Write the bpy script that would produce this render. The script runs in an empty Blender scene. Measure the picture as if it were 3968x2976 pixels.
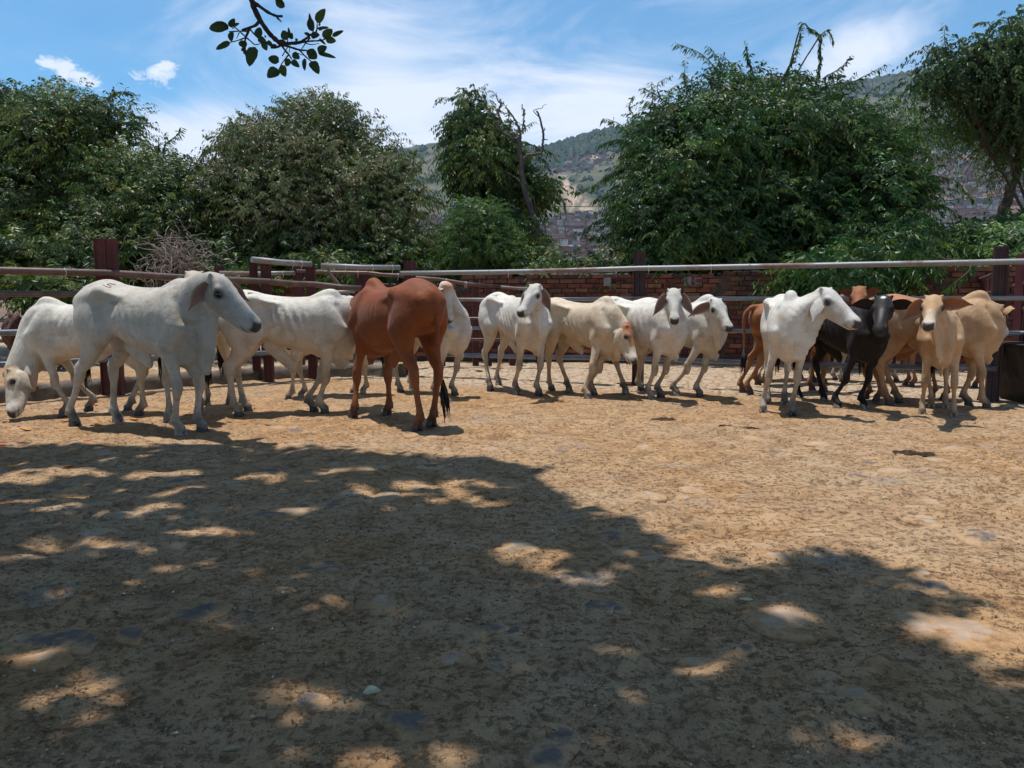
import bpy, math, random, time
import numpy as np
from mathutils import Vector, Matrix
from mathutils.bvhtree import BVHTree

rng = np.random.default_rng(7)
random.seed(7)
T0 = time.time()
scene = bpy.context.scene
COL = scene.collection

# ------------------------------------------------------------------ camera
CAMH = 1.30
FPX, CX, CY, HOR = 3095.0, 1984.0, 1488.0, 1160.0
PITCH = math.atan((CY - HOR) / FPX)
cam_data = bpy.data.cameras.new('camera')
cam_data.sensor_width = 36.0
cam_data.lens = FPX / 3968.0 * 36.0
cam_data.clip_start = 0.05
cam_data.clip_end = 30000.0
camera = bpy.data.objects.new('camera', cam_data)
camera.location = (0, 0, CAMH)
camera.rotation_euler = (math.radians(90) - PITCH, 0, 0)
COL.objects.link(camera)
scene.camera = camera
scene.render.resolution_x, scene.render.resolution_y = 1024, 768
_cp, _sp = math.cos(PITCH), math.sin(PITCH)

def ray(px, py):
    """world direction through a point of the photograph, with y component 1"""
    u, v = (px - CX) / FPX, (CY - py) / FPX
    d = (u, _cp + v * _sp, -_sp + v * _cp)
    return (d[0] / d[1], 1.0, d[2] / d[1])

def at(px, py, Y):
    d = ray(px, py)
    return Vector((d[0] * Y, Y, CAMH + d[2] * Y))

def gnd(px, py, z=0.0):
    d = ray(px, py)
    Y = (CAMH - z) / -d[2]
    return Vector((d[0] * Y, Y, z))

# ------------------------------------------------------------------ light
TOSUN = Vector((-0.14, 0.12, 1.0)).normalized()
SUN_EL = math.asin(TOSUN.z)
SUN_AZ = math.atan2(TOSUN.x, TOSUN.y)          # clockwise from +Y
sun_data = bpy.data.lights.new('sun', 'SUN')
sun_data.energy = 5.0
sun_data.angle = math.radians(0.65)
sun_data.color = (1.0, 0.980, 0.945)
sun = bpy.data.objects.new('sun', sun_data)
sun.rotation_euler = TOSUN.to_track_quat('Z', 'Y').to_euler()
sun.location = (0, 0, 60)
COL.objects.link(sun)

scene.view_settings.view_transform = 'Standard'
scene.view_settings.look = 'None'
scene.view_settings.gamma = 1.0
scene.view_settings.exposure = 0.0
scene.view_settings.use_curve_mapping = False
try:
    scene.cycles.max_bounces = 6
    scene.cycles.diffuse_bounces = 3
    scene.cycles.glossy_bounces = 2
    scene.cycles.transmission_bounces = 4
    scene.cycles.transparent_max_bounces = 6
    scene.cycles.volume_bounces = 0
    scene.cycles.use_adaptive_sampling = True
    scene.cycles.adaptive_threshold = 0.02
    scene.cycles.sample_clamp_indirect = 4.0
except Exception:
    pass

# ------------------------------------------------------------------ node helpers
class NT:
    def __init__(self, tree):
        self.t = tree; self.n = tree.nodes; self.l = tree.links
    def new(self, kind, **kw):
        nd = self.n.new(kind)
        for k, v in kw.items():
            if k.startswith('in_'):
                key = k[3:]
                sock = nd.inputs[int(key)] if key.isdigit() else nd.inputs[key.replace('_', ' ')]
                if hasattr(v, 'is_output'):
                    self.l.new(v, sock)
                else:
                    sock.default_value = v
            else:
                setattr(nd, k, v)
        return nd
    def link(self, a, b): self.l.new(a, b)
    def math(self, op, a, b=None, c=None, clamp=False):
        nd = self.n.new('ShaderNodeMath'); nd.operation = op; nd.use_clamp = clamp
        for i, v in enumerate((a, b, c)):
            if v is None: continue
            if hasattr(v, 'is_output'): self.l.new(v, nd.inputs[i])
            else: nd.inputs[i].default_value = v
        return nd.outputs[0]
    def noise(self, vec, scale, detail=4, rough=0.55, dist=0.0, out='Fac'):
        nd = self.n.new('ShaderNodeTexNoise')
        nd.inputs['Scale'].default_value = scale; nd.inputs['Detail'].default_value = detail
        nd.inputs['Roughness'].default_value = rough; nd.inputs['Distortion'].default_value = dist
        if vec is not None: self.l.new(vec, nd.inputs['Vector'])
        return nd.outputs[out]
    def ramp(self, fac, stops, interp='LINEAR'):
        nd = self.n.new('ShaderNodeValToRGB'); nd.color_ramp.interpolation = interp
        els = nd.color_ramp.elements
        while len(els) < len(stops): els.new(0.5)
        for e, (p, c) in zip(els, stops):
            e.position = p
            e.color = (c, c, c, 1) if isinstance(c, (int, float)) else (c[0], c[1], c[2], 1)
        self.l.new(fac, nd.inputs[0])
        return nd.outputs[0]
    def mix(self, fac, a, b, mode='MIX'):
        nd = self.n.new('ShaderNodeMix'); nd.data_type = 'RGBA'; nd.blend_type = mode
        for s, v in ((nd.inputs[0], fac), (nd.inputs[6], a), (nd.inputs[7], b)):
            if hasattr(v, 'is_output'): self.l.new(v, s)
            elif isinstance(v, (int, float)): s.default_value = v
            else: s.default_value = (v[0], v[1], v[2], 1)
        return nd.outputs[2]
    def mapping(self, vec, scale=(1, 1, 1), rot=(0, 0, 0), loc=(0, 0, 0)):
        nd = self.n.new('ShaderNodeMapping')
        nd.inputs['Scale'].default_value = scale; nd.inputs['Rotation'].default_value = rot
        nd.inputs['Location'].default_value = loc
        self.l.new(vec, nd.inputs['Vector'])
        return nd.outputs[0]

def material(name, rough=0.8, spec=0.3):
    m = bpy.data.materials.new(name); m.use_nodes = True
    nt = NT(m.node_tree)
    b = nt.n['Principled BSDF']
    b.inputs['Roughness'].default_value = rough
    b.inputs['Specular IOR Level'].default_value = spec
    return m, nt, b

def bump(nt, b, height, strength=0.3, dist=0.01):
    nd = nt.new('ShaderNodeBump', in_Strength=strength, in_Distance=dist)
    nt.link(height, nd.inputs['Height']); nt.link(nd.outputs[0], b.inputs['Normal'])
    return nd

def simple_mat(name, col, rough=0.8, spec=0.3, var=0.15, scale=8.0, bumpy=0.0, bscale=60.0, metallic=0.0, emit=None):
    m, nt, b = material(name, rough, spec)
    tc = nt.new('ShaderNodeTexCoord').outputs['Object']
    n = nt.noise(tc, scale, 5, 0.6)
    lo = tuple(c * (1 - var) for c in col); hi = tuple(min(1, c * (1 + var)) for c in col)
    nt.link(nt.ramp(n, [(0.3, lo), (0.7, hi)]), b.inputs['Base Color'])
    b.inputs['Metallic'].default_value = metallic
    if bumpy > 0: bump(nt, b, nt.noise(tc, bscale, 4, 0.6), bumpy, 0.005)
    return m

# ------------------------------------------------------------------ object helpers
def tag(o, label=None, cat=None, group=None, kind=None):
    if label: o['label'] = label
    if cat: o['category'] = cat
    if group: o['group'] = group
    if kind: o['kind'] = kind
    return o

def empty(name, loc=(0, 0, 0), rz=0.0, label=None, cat=None, group=None, kind=None):
    o = bpy.data.objects.new(name, None); COL.objects.link(o)
    o.location = loc; o.rotation_euler = (0, 0, rz); o.empty_display_size = 0.2
    return tag(o, label, cat, group, kind)

def mesh_obj(name, me, mats=None, parent=None, loc=None):
    o = bpy.data.objects.new(name, me); COL.objects.link(o)
    if mats is not None and len(me.materials) == 0:
        for m in (mats if isinstance(mats, (list, tuple)) else [mats]): me.materials.append(m)
    if parent is not None: o.parent = parent
    if loc is not None: o.location = loc
    return o

def np_mesh(name, verts, faces, smooth=True, mat_idx=None):
    """verts (n,3); faces (m,3) or (m,4) array"""
    me = bpy.data.meshes.new(name)
    verts = np.asarray(verts, dtype=np.float32); faces = np.asarray(faces, dtype=np.int32)
    k = faces.shape[1]; m = faces.shape[0]
    me.vertices.add(len(verts)); me.vertices.foreach_set('co', verts.ravel())
    me.loops.add(m * k); me.loops.foreach_set('vertex_index', faces.ravel())
    me.polygons.add(m); me.polygons.foreach_set('loop_start', np.arange(0, m * k, k, dtype=np.int32))
    if mat_idx is not None: me.polygons.foreach_set('material_index', np.asarray(mat_idx, dtype=np.int32))
    me.update(calc_edges=True)
    me.polygons.foreach_set('use_smooth', np.full(m, smooth, dtype=bool))
    return me

class MB:
    """collects polygons for one mesh"""
    def __init__(self): self.v = []; self.f = []; self.mi = []; self.sm = []
    def add(self, vs, fs, mi=0, sm=False):
        b = len(self.v); self.v.extend([tuple(p) for p in vs])
        for f in fs: self.f.append(tuple(i + b for i in f)); self.mi.append(mi); self.sm.append(sm)
    def box(self, c, s, mi=0, M=None, taper=1.0):
        x, y, z = s[0] / 2, s[1] / 2, s[2] / 2
        vs = []
        for sz in (-1, 1):
            t = taper if sz > 0 else 1.0
            for sx, sy in ((-1, -1), (1, -1), (1, 1), (-1, 1)):
                vs.append(Vector((sx * x * t, sy * y * t, sz * z)))
        if M is not None: vs = [M @ p for p in vs]
        vs = [p + Vector(c) for p in vs]
        self.add(vs, [(3, 2, 1, 0), (4, 5, 6, 7), (0, 1, 5, 4), (1, 2, 6, 5), (2, 3, 7, 6), (3, 0, 4, 7)], mi)
    def tube(self, pts, rads, n=8, mi=0, caps=True, sm=True):
        pts = [Vector(p) for p in pts]
        if isinstance(rads, (int, float)): rads = [rads] * len(pts)
        vs = []; up = None
        for i, p in enumerate(pts):
            d = (pts[min(i + 1, len(pts) - 1)] - pts[max(i - 1, 0)])
            d = d.normalized() if d.length > 1e-9 else Vector((0, 0, 1))
            if up is None:
                up = d.cross(Vector((0.3, 0.1, 1))) if abs(d.z) < 0.9 else d.cross(Vector((1, 0, 0)))
            a = (up - d * up.dot(d)).normalized(); b = d.cross(a); up = a
            for k in range(n):
                t = 2 * math.pi * k / n
                vs.append(p + (a * math.cos(t) + b * math.sin(t)) * rads[i])
        fs = []
        for i in range(len(pts) - 1):
            for k in range(n):
                k2 = (k + 1) % n
                fs.append((i * n + k, i * n + k2, (i + 1) * n + k2, (i + 1) * n + k))
        self.add(vs, fs, mi, sm)
        if caps:
            b0 = len(self.v) - len(vs)
            self.f.append(tuple(b0 + k for k in range(n))[::-1]); self.mi.append(mi); self.sm.append(False)
            e = b0 + (len(pts) - 1) * n
            self.f.append(tuple(e + k for k in range(n))); self.mi.append(mi); self.sm.append(False)
    def mesh(self, name):
        me = bpy.data.meshes.new(name); me.from_pydata(self.v, [], self.f); me.update()
        me.polygons.foreach_set('material_index', self.mi); me.polygons.foreach_set('use_smooth', self.sm)
        return me
    def build(self, name, mats, parent=None, loc=None):
        return mesh_obj(name, self.mesh(name), mats, parent, loc)
# ================================================================== sky
world = bpy.data.worlds.new('World'); scene.world = world; world.use_nodes = True
W = NT(world.node_tree); W.n.clear()
sky = W.new('ShaderNodeTexSky'); sky.sky_type = 'NISHITA'; sky.sun_disc = False
sky.sun_elevation = SUN_EL; sky.sun_rotation = SUN_AZ
sky.altitude = 1500; sky.air_density = 1.0; sky.dust_density = 0.6; sky.ozone_density = 2.0
gen = W.new('ShaderNodeTexCoord').outputs['Generated']
sep = W.new('ShaderNodeSeparateXYZ'); W.link(gen, sep.inputs[0])
dx, dy, dz = sep.outputs
zz = W.math('ADD', W.math('MAXIMUM', dz, 0.0), 0.16)
cx_, cy_ = W.math('DIVIDE', dx, zz), W.math('DIVIDE', dy, zz)
comb = W.new('ShaderNodeCombineXYZ'); W.link(cx_, comb.inputs[0]); W.link(cy_, comb.inputs[1])
wisp = W.noise(W.mapping(gen, (1.3, 1.3, 4.2), (0, math.radians(-24), 0), (0.7, 0.2, 0.4)), 2.3, 9, 0.62, 0.9)
veil = W.noise(W.mapping(gen, (1.0, 1.0, 2.6), (0, math.radians(-35), 0), (3, 1, 0)), 1.7, 5, 0.55, 0.5)
hoz = W.math('MULTIPLY', W.ramp(dz, [(0.0, 1.0), (0.14, 0.75), (0.34, 0.0)]), 0.15)
cl = W.math('ADD', W.math('ADD', W.math('MULTIPLY', wisp, 1.0), W.math('MULTIPLY', veil, 0.25)), hoz)
def blob(azt, elt, ra, re, rot=0.0):
    """soft patch of sky round the direction (x/y = azt, z/y = elt)"""
    yy = W.math('MAXIMUM', dy, 0.05)
    u = W.math('SUBTRACT', W.math('DIVIDE', dx, yy), azt); v = W.math('SUBTRACT', W.math('DIVIDE', dz, yy), elt)
    c, s = math.cos(rot), math.sin(rot)
    a = W.math('ADD', W.math('MULTIPLY', u, c / ra), W.math('MULTIPLY', v, s / ra))
    b = W.math('ADD', W.math('MULTIPLY', u, -s / re), W.math('MULTIPLY', v, c / re))
    q = W.math('ADD', W.math('MULTIPLY', a, a), W.math('MULTIPLY', b, b))
    return W.math('POWER', 2.718, W.math('MULTIPLY', q, -1.0))
def pb(px, py, rx, ry, rot=0.0):
    d = ray(px, py); return blob(d[0], d[2], rx / FPX, ry / FPX, rot)
for (args, wt) in (((1500, 330, 230, 420, 0.55), 0.26), ((2050, 420, 420, 230, 0.2), 0.23), ((800, 520, 420, 130, -0.1), 0.28),
                   ((3330, 230, 330, 110, 0.6), 0.27), ((2350, 420, 260, 160, 0.3), 0.15), ((300, 330, 450, 110, 0.0), -0.10),
                   ((350, 120, 600, 170, 0.1), -0.14), ((2400, 80, 500, 150, 0.0), -0.08), ((3750, 40, 350, 130, 0.0), -0.12), ((1050, 140, 420, 100, -0.2), 0.08)):
    cl = W.math('ADD', cl, W.math('MULTIPLY', pb(*args), wt))
dens = W.ramp(cl, [(0.62, 0.0), (0.77, 0.42), (0.92, 0.96)], 'B_SPLINE')
puffn = W.noise(W.mapping(gen, (1, 1, 1.5)), 34, 9, 0.68, 0.6)
for (px, py, rx, ry, rot) in ((250, 265, 80, 42, -0.35), (318, 300, 55, 26, -0.5), (190, 240, 40, 30, 0.0), (615, 282, 82, 34, 0.05), (640, 262, 45, 26, 0.0)):
    e = W.math('ADD', pb(px, py, rx * 1.5, ry * 1.5, rot), W.math('MULTIPLY', W.math('SUBTRACT', puffn, 0.5), 2.6))
    dens = W.math('MAXIMUM', dens, W.math('MULTIPLY', W.ramp(e, [(0.45, 0.0), (1.05, 1.0)], 'EASE'), 0.95))
dens = W.math('MULTIPLY', dens, W.ramp(dz, [(0.0, 0.0), (0.02, 1.0)]))
tint = W.mix(1.0, sky.outputs[0], (0.70, 1.43, 1.64), 'MULTIPLY')
skyc = W.mix(dens, tint, (9.2, 9.9, 11.3))
bg = W.new('ShaderNodeBackground', in_Strength=0.1); W.link(skyc, bg.inputs['Color'])
outw = W.new('ShaderNodeOutputWorld'); W.link(bg.outputs[0], outw.inputs['Surface'])
# ================================================================== cattle
# One continuous body per animal: a smooth-blended implicit volume meshed with surface nets.
def catmull(P, n):
    P = np.asarray(P, float); out = []
    for i in range(len(P) - 1):
        p0 = P[max(i - 1, 0)]; p1 = P[i]; p2 = P[i + 1]; p3 = P[min(i + 2, len(P) - 1)]
        for k in range(n):
            t = k / n
            out.append(0.5 * ((2 * p1) + (-p0 + p2) * t + (2 * p0 - 5 * p1 + 4 * p2 - p3) * t * t + (-p0 + 3 * p1 - 3 * p2 + p3) * t ** 3))
    out.append(P[-1]); return np.array(out)

class Field:
    def __init__(self, lo, hi, h):
        self.lo = np.array(lo, float); self.h = h
        self.n = np.ceil((np.array(hi, float) - self.lo) / h).astype(int) + 1
        self.D = np.full(self.n, 0.25, np.float32)
        self.ax = [self.lo[i] + h * np.arange(self.n[i]) for i in range(3)]
    def sub(self, lo, hi, pad):
        a = np.clip(np.floor((np.asarray(lo) - pad - self.lo) / self.h).astype(int), 0, self.n)
        b = np.clip(np.ceil((np.asarray(hi) + pad - self.lo) / self.h).astype(int) + 1, 0, self.n)
        return a, b
    def grid(self, a, b):
        return (self.ax[0][a[0]:b[0]][:, None, None], self.ax[1][a[1]:b[1]][None, :, None], self.ax[2][a[2]:b[2]][None, None, :])
    def merge(self, a, b, d, k, cut=False):
        S = self.D[a[0]:b[0], a[1]:b[1], a[2]:b[2]]
        if S.size == 0: return
        d = d.astype(np.float32)
        if cut:
            d = -d
            h = np.clip(k - np.abs(S - d), 0, None) / max(k, 1e-6)
            S[...] = np.maximum(S, d) + h * h * k * 0.25
        else:
            h = np.clip(k - np.abs(S - d), 0, None) / max(k, 1e-6)
            S[...] = np.minimum(S, d) - h * h * k * 0.25
    def seg(self, A, B, a0, b0, a1, b1, side, k):
        """tapered elliptical segment; a = half width along side, b = half width across it"""
        pass
    def loft(self, P, W, H, k=0.03, side=(0, 1, 0), n=4, expo=2.0):
        """elliptical tube along P: W half width along side, H half width along the other normal"""
        Q = np.column_stack([np.asarray(P, float), np.asarray(W, float), np.asarray(H, float)])
        if n > 1 and len(Q) > 2: Q = catmull(Q, n)
        P = Q[:, :3]; W = np.maximum(Q[:, 3], 0.004); H = np.maximum(Q[:, 4], 0.004)
        rmax = max(W.max(), H.max()); pad = k + 0.03
        a, b = self.sub(P.min(0) - rmax, P.max(0) + rmax, pad)
        if np.any(b <= a): return
        shape = tuple(b - a)
        best = np.full(shape, 9.0, np.float32)
        side = np.asarray(side, float)
        for i in range(len(P) - 1):
            A, B = P[i], P[i + 1]
            r = max(W[i], W[i + 1], H[i], H[i + 1])
            sa, sb = self.sub(np.minimum(A, B) - r, np.maximum(A, B) + r, pad)
            sa = np.maximum(sa, a); sb = np.minimum(sb, b)
            if np.any(sb <= sa): continue
            X, Y, Z = self.grid(sa, sb)
            d = B - A; L2 = d @ d
            if L2 < 1e-10: continue
            dn = d / math.sqrt(L2)
            s = side - dn * (side @ dn); s /= max(np.linalg.norm(s), 1e-6)
            u = np.cross(dn, s)
            vx, vy, vz = X - A[0], Y - A[1], Z - A[2]
            t = np.clip((vx * d[0] + vy * d[1] + vz * d[2]) / L2, 0, 1)
            vx = vx - t * d[0]; vy = vy - t * d[1]; vz = vz - t * d[2]
            ls = vx * s[0] + vy * s[1] + vz * s[2]
            lu = vx * u[0] + vy * u[1] + vz * u[2]
            la = vx * dn[0] + vy * dn[1] + vz * dn[2]
            w = W[i] + t * (W[i + 1] - W[i]); hh = H[i] + t * (H[i + 1] - H[i])
            m = np.minimum(w, hh)
            if expo == 2.0:
                q = np.sqrt((ls / w) ** 2 + (lu / hh) ** 2 + (la / m) ** 2) + 1e-6
            else:
                q = ((np.abs(ls) / w) ** expo + (np.abs(lu) / hh) ** expo + (np.abs(la) / m) ** expo) ** (1 / expo) + 1e-6
            v = np.sqrt(ls * ls + lu * lu + la * la)
            dd = np.where(q < 0.3, -m * 0.7, v * (1 - 1 / q))
            sl = tuple(slice(sa[j] - a[j], sb[j] - a[j]) for j in range(3))
            best[sl] = np.minimum(best[sl], dd)
        self.merge(a, b, best, k)
    def cone(self, A, B, r0, r1, k=0.03, cut=False):
        A = np.asarray(A, float); B = np.asarray(B, float); r = max(r0, r1)
        a, b = self.sub(np.minimum(A, B) - r, np.maximum(A, B) + r, k + 0.03)
        if np.any(b <= a): return
        X, Y, Z = self.grid(a, b); d = B - A; L2 = max(d @ d, 1e-9)
        t = np.clip(((X - A[0]) * d[0] + (Y - A[1]) * d[1] + (Z - A[2]) * d[2]) / L2, 0, 1)
        v = np.sqrt((X - A[0] - t * d[0]) ** 2 + (Y - A[1] - t * d[1]) ** 2 + (Z - A[2] - t * d[2]) ** 2)
        self.merge(a, b, v - (r0 + t * (r1 - r0)), k, cut)
    def ell(self, C, R, k=0.03, M=None, cut=False):
        C = np.asarray(C, float); R = np.asarray(R, float); rm = R.max()
        a, b = self.sub(C - rm, C + rm, k + 0.03)
        if np.any(b <= a): return
        X, Y, Z = self.grid(a, b); x, y, z = X - C[0], Y - C[1], Z - C[2]
        if M is not None:
            M = np.asarray(M)
            x, y, z = (M[0, 0] * x + M[1, 0] * y + M[2, 0] * z, M[0, 1] * x + M[1, 1] * y + M[2, 1] * z, M[0, 2] * x + M[1, 2] * y + M[2, 2] * z)
        q = np.sqrt((x / R[0]) ** 2 + (y / R[1]) ** 2 + (z / R[2]) ** 2) + 1e-6
        v = np.sqrt(x * x + y * y + z * z)
        d = np.where(q < 0.3, -R.min() * 0.7, v * (1 - 1 / q))
        self.merge(a, b, d, k, cut)
    def surface(self):
        """surface nets -> verts, quads"""
        D = self.D; n = D.shape
        inside = D < 0
        c = [(i, j, k) for i in (0, 1) for j in (0, 1) for k in (0, 1)]
        cnt = np.zeros((n[0] - 1, n[1] - 1, n[2] - 1), np.int8)
        for (i, j, k) in c: cnt += inside[i:n[0] - 1 + i, j:n[1] - 1 + j, k:n[2] - 1 + k]
        act = (cnt > 0) & (cnt < 8)
        idx = np.argwhere(act); vid = np.full(act.shape, -1, np.int32); vid[act] = np.arange(len(idx))
        acc = np.zeros((len(idx), 3)); num = np.zeros(len(idx))
        vals = {o: D[idx[:, 0] + o[0], idx[:, 1] + o[1], idx[:, 2] + o[2]].astype(float) for o in c}
        for p in c:
            for ax in range(3):
                if p[ax]: continue
                q = list(p); q[ax] = 1; q = tuple(q)
                a, b = vals[p], vals[q]
                m = (a < 0) != (b < 0)
                t = np.where(m, a / np.where(m, a - b, 1), 0)
                pt = np.tile(np.array(p, float), (len(idx), 1)); pt[:, ax] = t
                acc += pt * m[:, None]; num += m
        V = self.lo + (idx + acc / num[:, None]) * self.h
        F = []
        for ax in range(3):
            u, w = (ax + 1) % 3, (ax + 2) % 3
            s0 = [slice(0, n[0]), slice(0, n[1]), slice(0, n[2])]; s1 = list(s0)
            s0[ax] = slice(0, n[ax] - 1); s1[ax] = slice(1, n[ax])
            A, B = inside[tuple(s0)], inside[tuple(s1)]
            e = np.argwhere(A != B)
            e = e[(e[:, u] > 0) & (e[:, w] > 0) & (e[:, u] < n[u] - 1) & (e[:, w] < n[w] - 1)]
            sgn = A[e[:, 0], e[:, 1], e[:, 2]]
            def g(du, dw):
                k = e.copy(); k[:, u] -= du; k[:, w] -= dw
                return vid[k[:, 0], k[:, 1], k[:, 2]]
            q = np.stack([g(0, 0), g(1, 0), g(1, 1), g(0, 1)], 1)
            q[~sgn] = q[~sgn][:, ::-1]
            F.append(q)
        return V, np.concatenate(F)

def rotz(v, a):
    c, s = math.cos(a), math.sin(a); return np.array([v[0] * c - v[1] * s, v[0] * s + v[1] * c, v[2]])

def unit(v):
    v = np.asarray(v, float); return v / max(np.linalg.norm(v), 1e-9)

def ik(A, T, L1, L2, bend):
    """middle joint between A and T, bent toward vector bend"""
    A, T = np.asarray(A, float), np.asarray(T, float)
    d = T - A; L = np.linalg.norm(d); dn = d / L
    s = 1.0
    if L > (L1 + L2) * 0.995: s = L / ((L1 + L2) * 0.995)
    L1, L2 = L1 * s, L2 * s
    x = (L1 * L1 - L2 * L2 + L * L) / (2 * L); y = math.sqrt(max(L1 * L1 - x * x, 0))
    b = np.asarray(bend, float); b = unit(b - dn * (b @ dn))
    return A + dn * x + b * y

def head_frame(hd, face=None):
    if face is not None:
        u = np.array([math.cos(face), math.sin(face), 0.0]); u = unit(u - hd * (u @ hd)); return unit(np.cross(u, hd)), u
    sdv = np.cross([0, 0, 1.0], hd); k = np.clip((abs(hd[2]) - 0.72) * 6, 0, 3)
    sdv = sdv + np.array([0, 1.0, 0]) * k; sdv = unit(sdv - hd * (sdv @ hd)); return sdv, unit(np.cross(hd, sdv))

def coat_material(name, rough=0.62, sheen=0.07):
    m, nt, b = material(name, rough, 0.22)
    tc = nt.new('ShaderNodeTexCoord').outputs['Object']
    att = nt.new('ShaderNodeAttribute', attribute_name='coat').outputs['Color']
    hairs = nt.noise(nt.mapping(tc, (1.0, 1.0, 0.35)), 170, 3, 0.7)
    big = nt.noise(tc, 5.5, 5, 0.6)
    f1 = nt.ramp(big, [(0.25, (0.78, 0.74, 0.68)), (0.60, (1.06, 1.06, 1.06))])
    dirt = nt.ramp(nt.noise(tc, 13, 7, 0.78, 0.8), [(0.56, 1.0), (0.70, 0.66)])
    f1 = nt.mix(1.0, f1, dirt, 'MULTIPLY')
    stain = nt.ramp(nt.noise(nt.mapping(tc, (1, 1, 1.6), (0, 0, 0), (3.1, 1.7, 0.4)), 3.4, 6, 0.7, 0.8), [(0.54, 0.0), (0.68, 0.6)])
    f1 = nt.mix(stain, f1, nt.mix(1.0, f1, (0.76, 0.62, 0.47), 'MULTIPLY'))
    sepz = nt.new('ShaderNodeSeparateXYZ'); nt.link(tc, sepz.inputs[0])
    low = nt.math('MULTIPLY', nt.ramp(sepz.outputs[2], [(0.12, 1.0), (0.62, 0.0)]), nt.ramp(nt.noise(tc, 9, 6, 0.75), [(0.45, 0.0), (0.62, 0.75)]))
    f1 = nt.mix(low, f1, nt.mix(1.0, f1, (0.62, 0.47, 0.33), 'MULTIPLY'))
    f2 = nt.ramp(hairs, [(0.25, 0.86), (0.75, 1.08)])
    col = nt.mix(1.0, nt.mix(1.0, att, f1, 'MULTIPLY'), f2, 'MULTIPLY')
    nt.link(col, b.inputs['Base Color'])
    try:
        b.inputs['Sheen Weight'].default_value = sheen; b.inputs['Sheen Roughness'].default_value = 0.4
    except Exception: pass
    folds = nt.noise(nt.mapping(tc, (1.0, 1.0, 0.28)), 22, 4, 0.6, 0.6)
    h = nt.math('ADD', nt.math('MULTIPLY', folds, 1.0), nt.math('MULTIPLY', hairs, 0.22))
    bump(nt, b, h, 0.6, 0.016)
    return m
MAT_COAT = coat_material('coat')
MAT_HOOF = simple_mat('hoof horn', (0.055, 0.048, 0.045), 0.5, 0.4, 0.5, 30)
MAT_HOOF_PALE = simple_mat('pale hoof horn', (0.22, 0.19, 0.17), 0.5, 0.4, 0.6, 30)
MAT_EYE, _n, _b = material('eye', 0.08, 0.6); _b.inputs['Base Color'].default_value = (0.008, 0.006, 0.005, 1)
MAT_HAIR = simple_mat('tail hair', (0.018, 0.014, 0.012), 0.6, 0.3, 0.5, 40, 0.5, 90)
MAT_BRAND = simple_mat('brand scar', (0.42, 0.20, 0.18), 0.8, 0.1, 0.3, 40)

COATS = {
    # body, leg, shade (face / neck tint), inner ear
    'white':  dict(body=(0.68, 0.63, 0.55), leg=(0.50, 0.41, 0.31), dark=(0.10, 0.085, 0.075), ear=(0.19, 0.095, 0.08), belly=(0.60, 0.50, 0.38)),  # inner ear tone is darkened to carry the shade inside it
    'grey':   dict(body=(0.53, 0.485, 0.42), leg=(0.47, 0.41, 0.34), dark=(0.09, 0.08, 0.075), ear=(0.22, 0.13, 0.11), belly=(0.44, 0.38, 0.30)),
    'cream':  dict(body=(0.63, 0.51, 0.37), leg=(0.55, 0.41, 0.27), dark=(0.10, 0.08, 0.07), ear=(0.38, 0.20, 0.14), belly=(0.58, 0.45, 0.30)),
    'tan':    dict(body=(0.49, 0.300, 0.160), leg=(0.50, 0.32, 0.18), dark=(0.08, 0.06, 0.05), ear=(0.26, 0.11, 0.06), belly=(0.54, 0.37, 0.22)),
    'brown':  dict(body=(0.31, 0.115, 0.043), leg=(0.36, 0.18, 0.085), dark=(0.06, 0.04, 0.03), ear=(0.24, 0.09, 0.05), belly=(0.40, 0.20, 0.09)),
    'red':    dict(body=(0.225, 0.058, 0.015), leg=(0.24, 0.085, 0.030), dark=(0.05, 0.03, 0.025), ear=(0.25, 0.12, 0.09), belly=(0.25, 0.080, 0.028)),
    'maroon': dict(body=(0.075, 0.026, 0.016), leg=(0.07, 0.03, 0.02), dark=(0.03, 0.02, 0.015), ear=(0.10, 0.05, 0.04), belly=(0.08, 0.03, 0.02)),
    'black':  dict(body=(0.016, 0.012, 0.011), leg=(0.014, 0.012, 0.011), dark=(0.008, 0.008, 0.008), ear=(0.03, 0.018, 0.015), belly=(0.02, 0.014, 0.012)),
}

def smoothstep(a, b, x):
    t = np.clip((x - a) / (b - a), 0, 1); return t * t * (3 - 2 * t)

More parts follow.
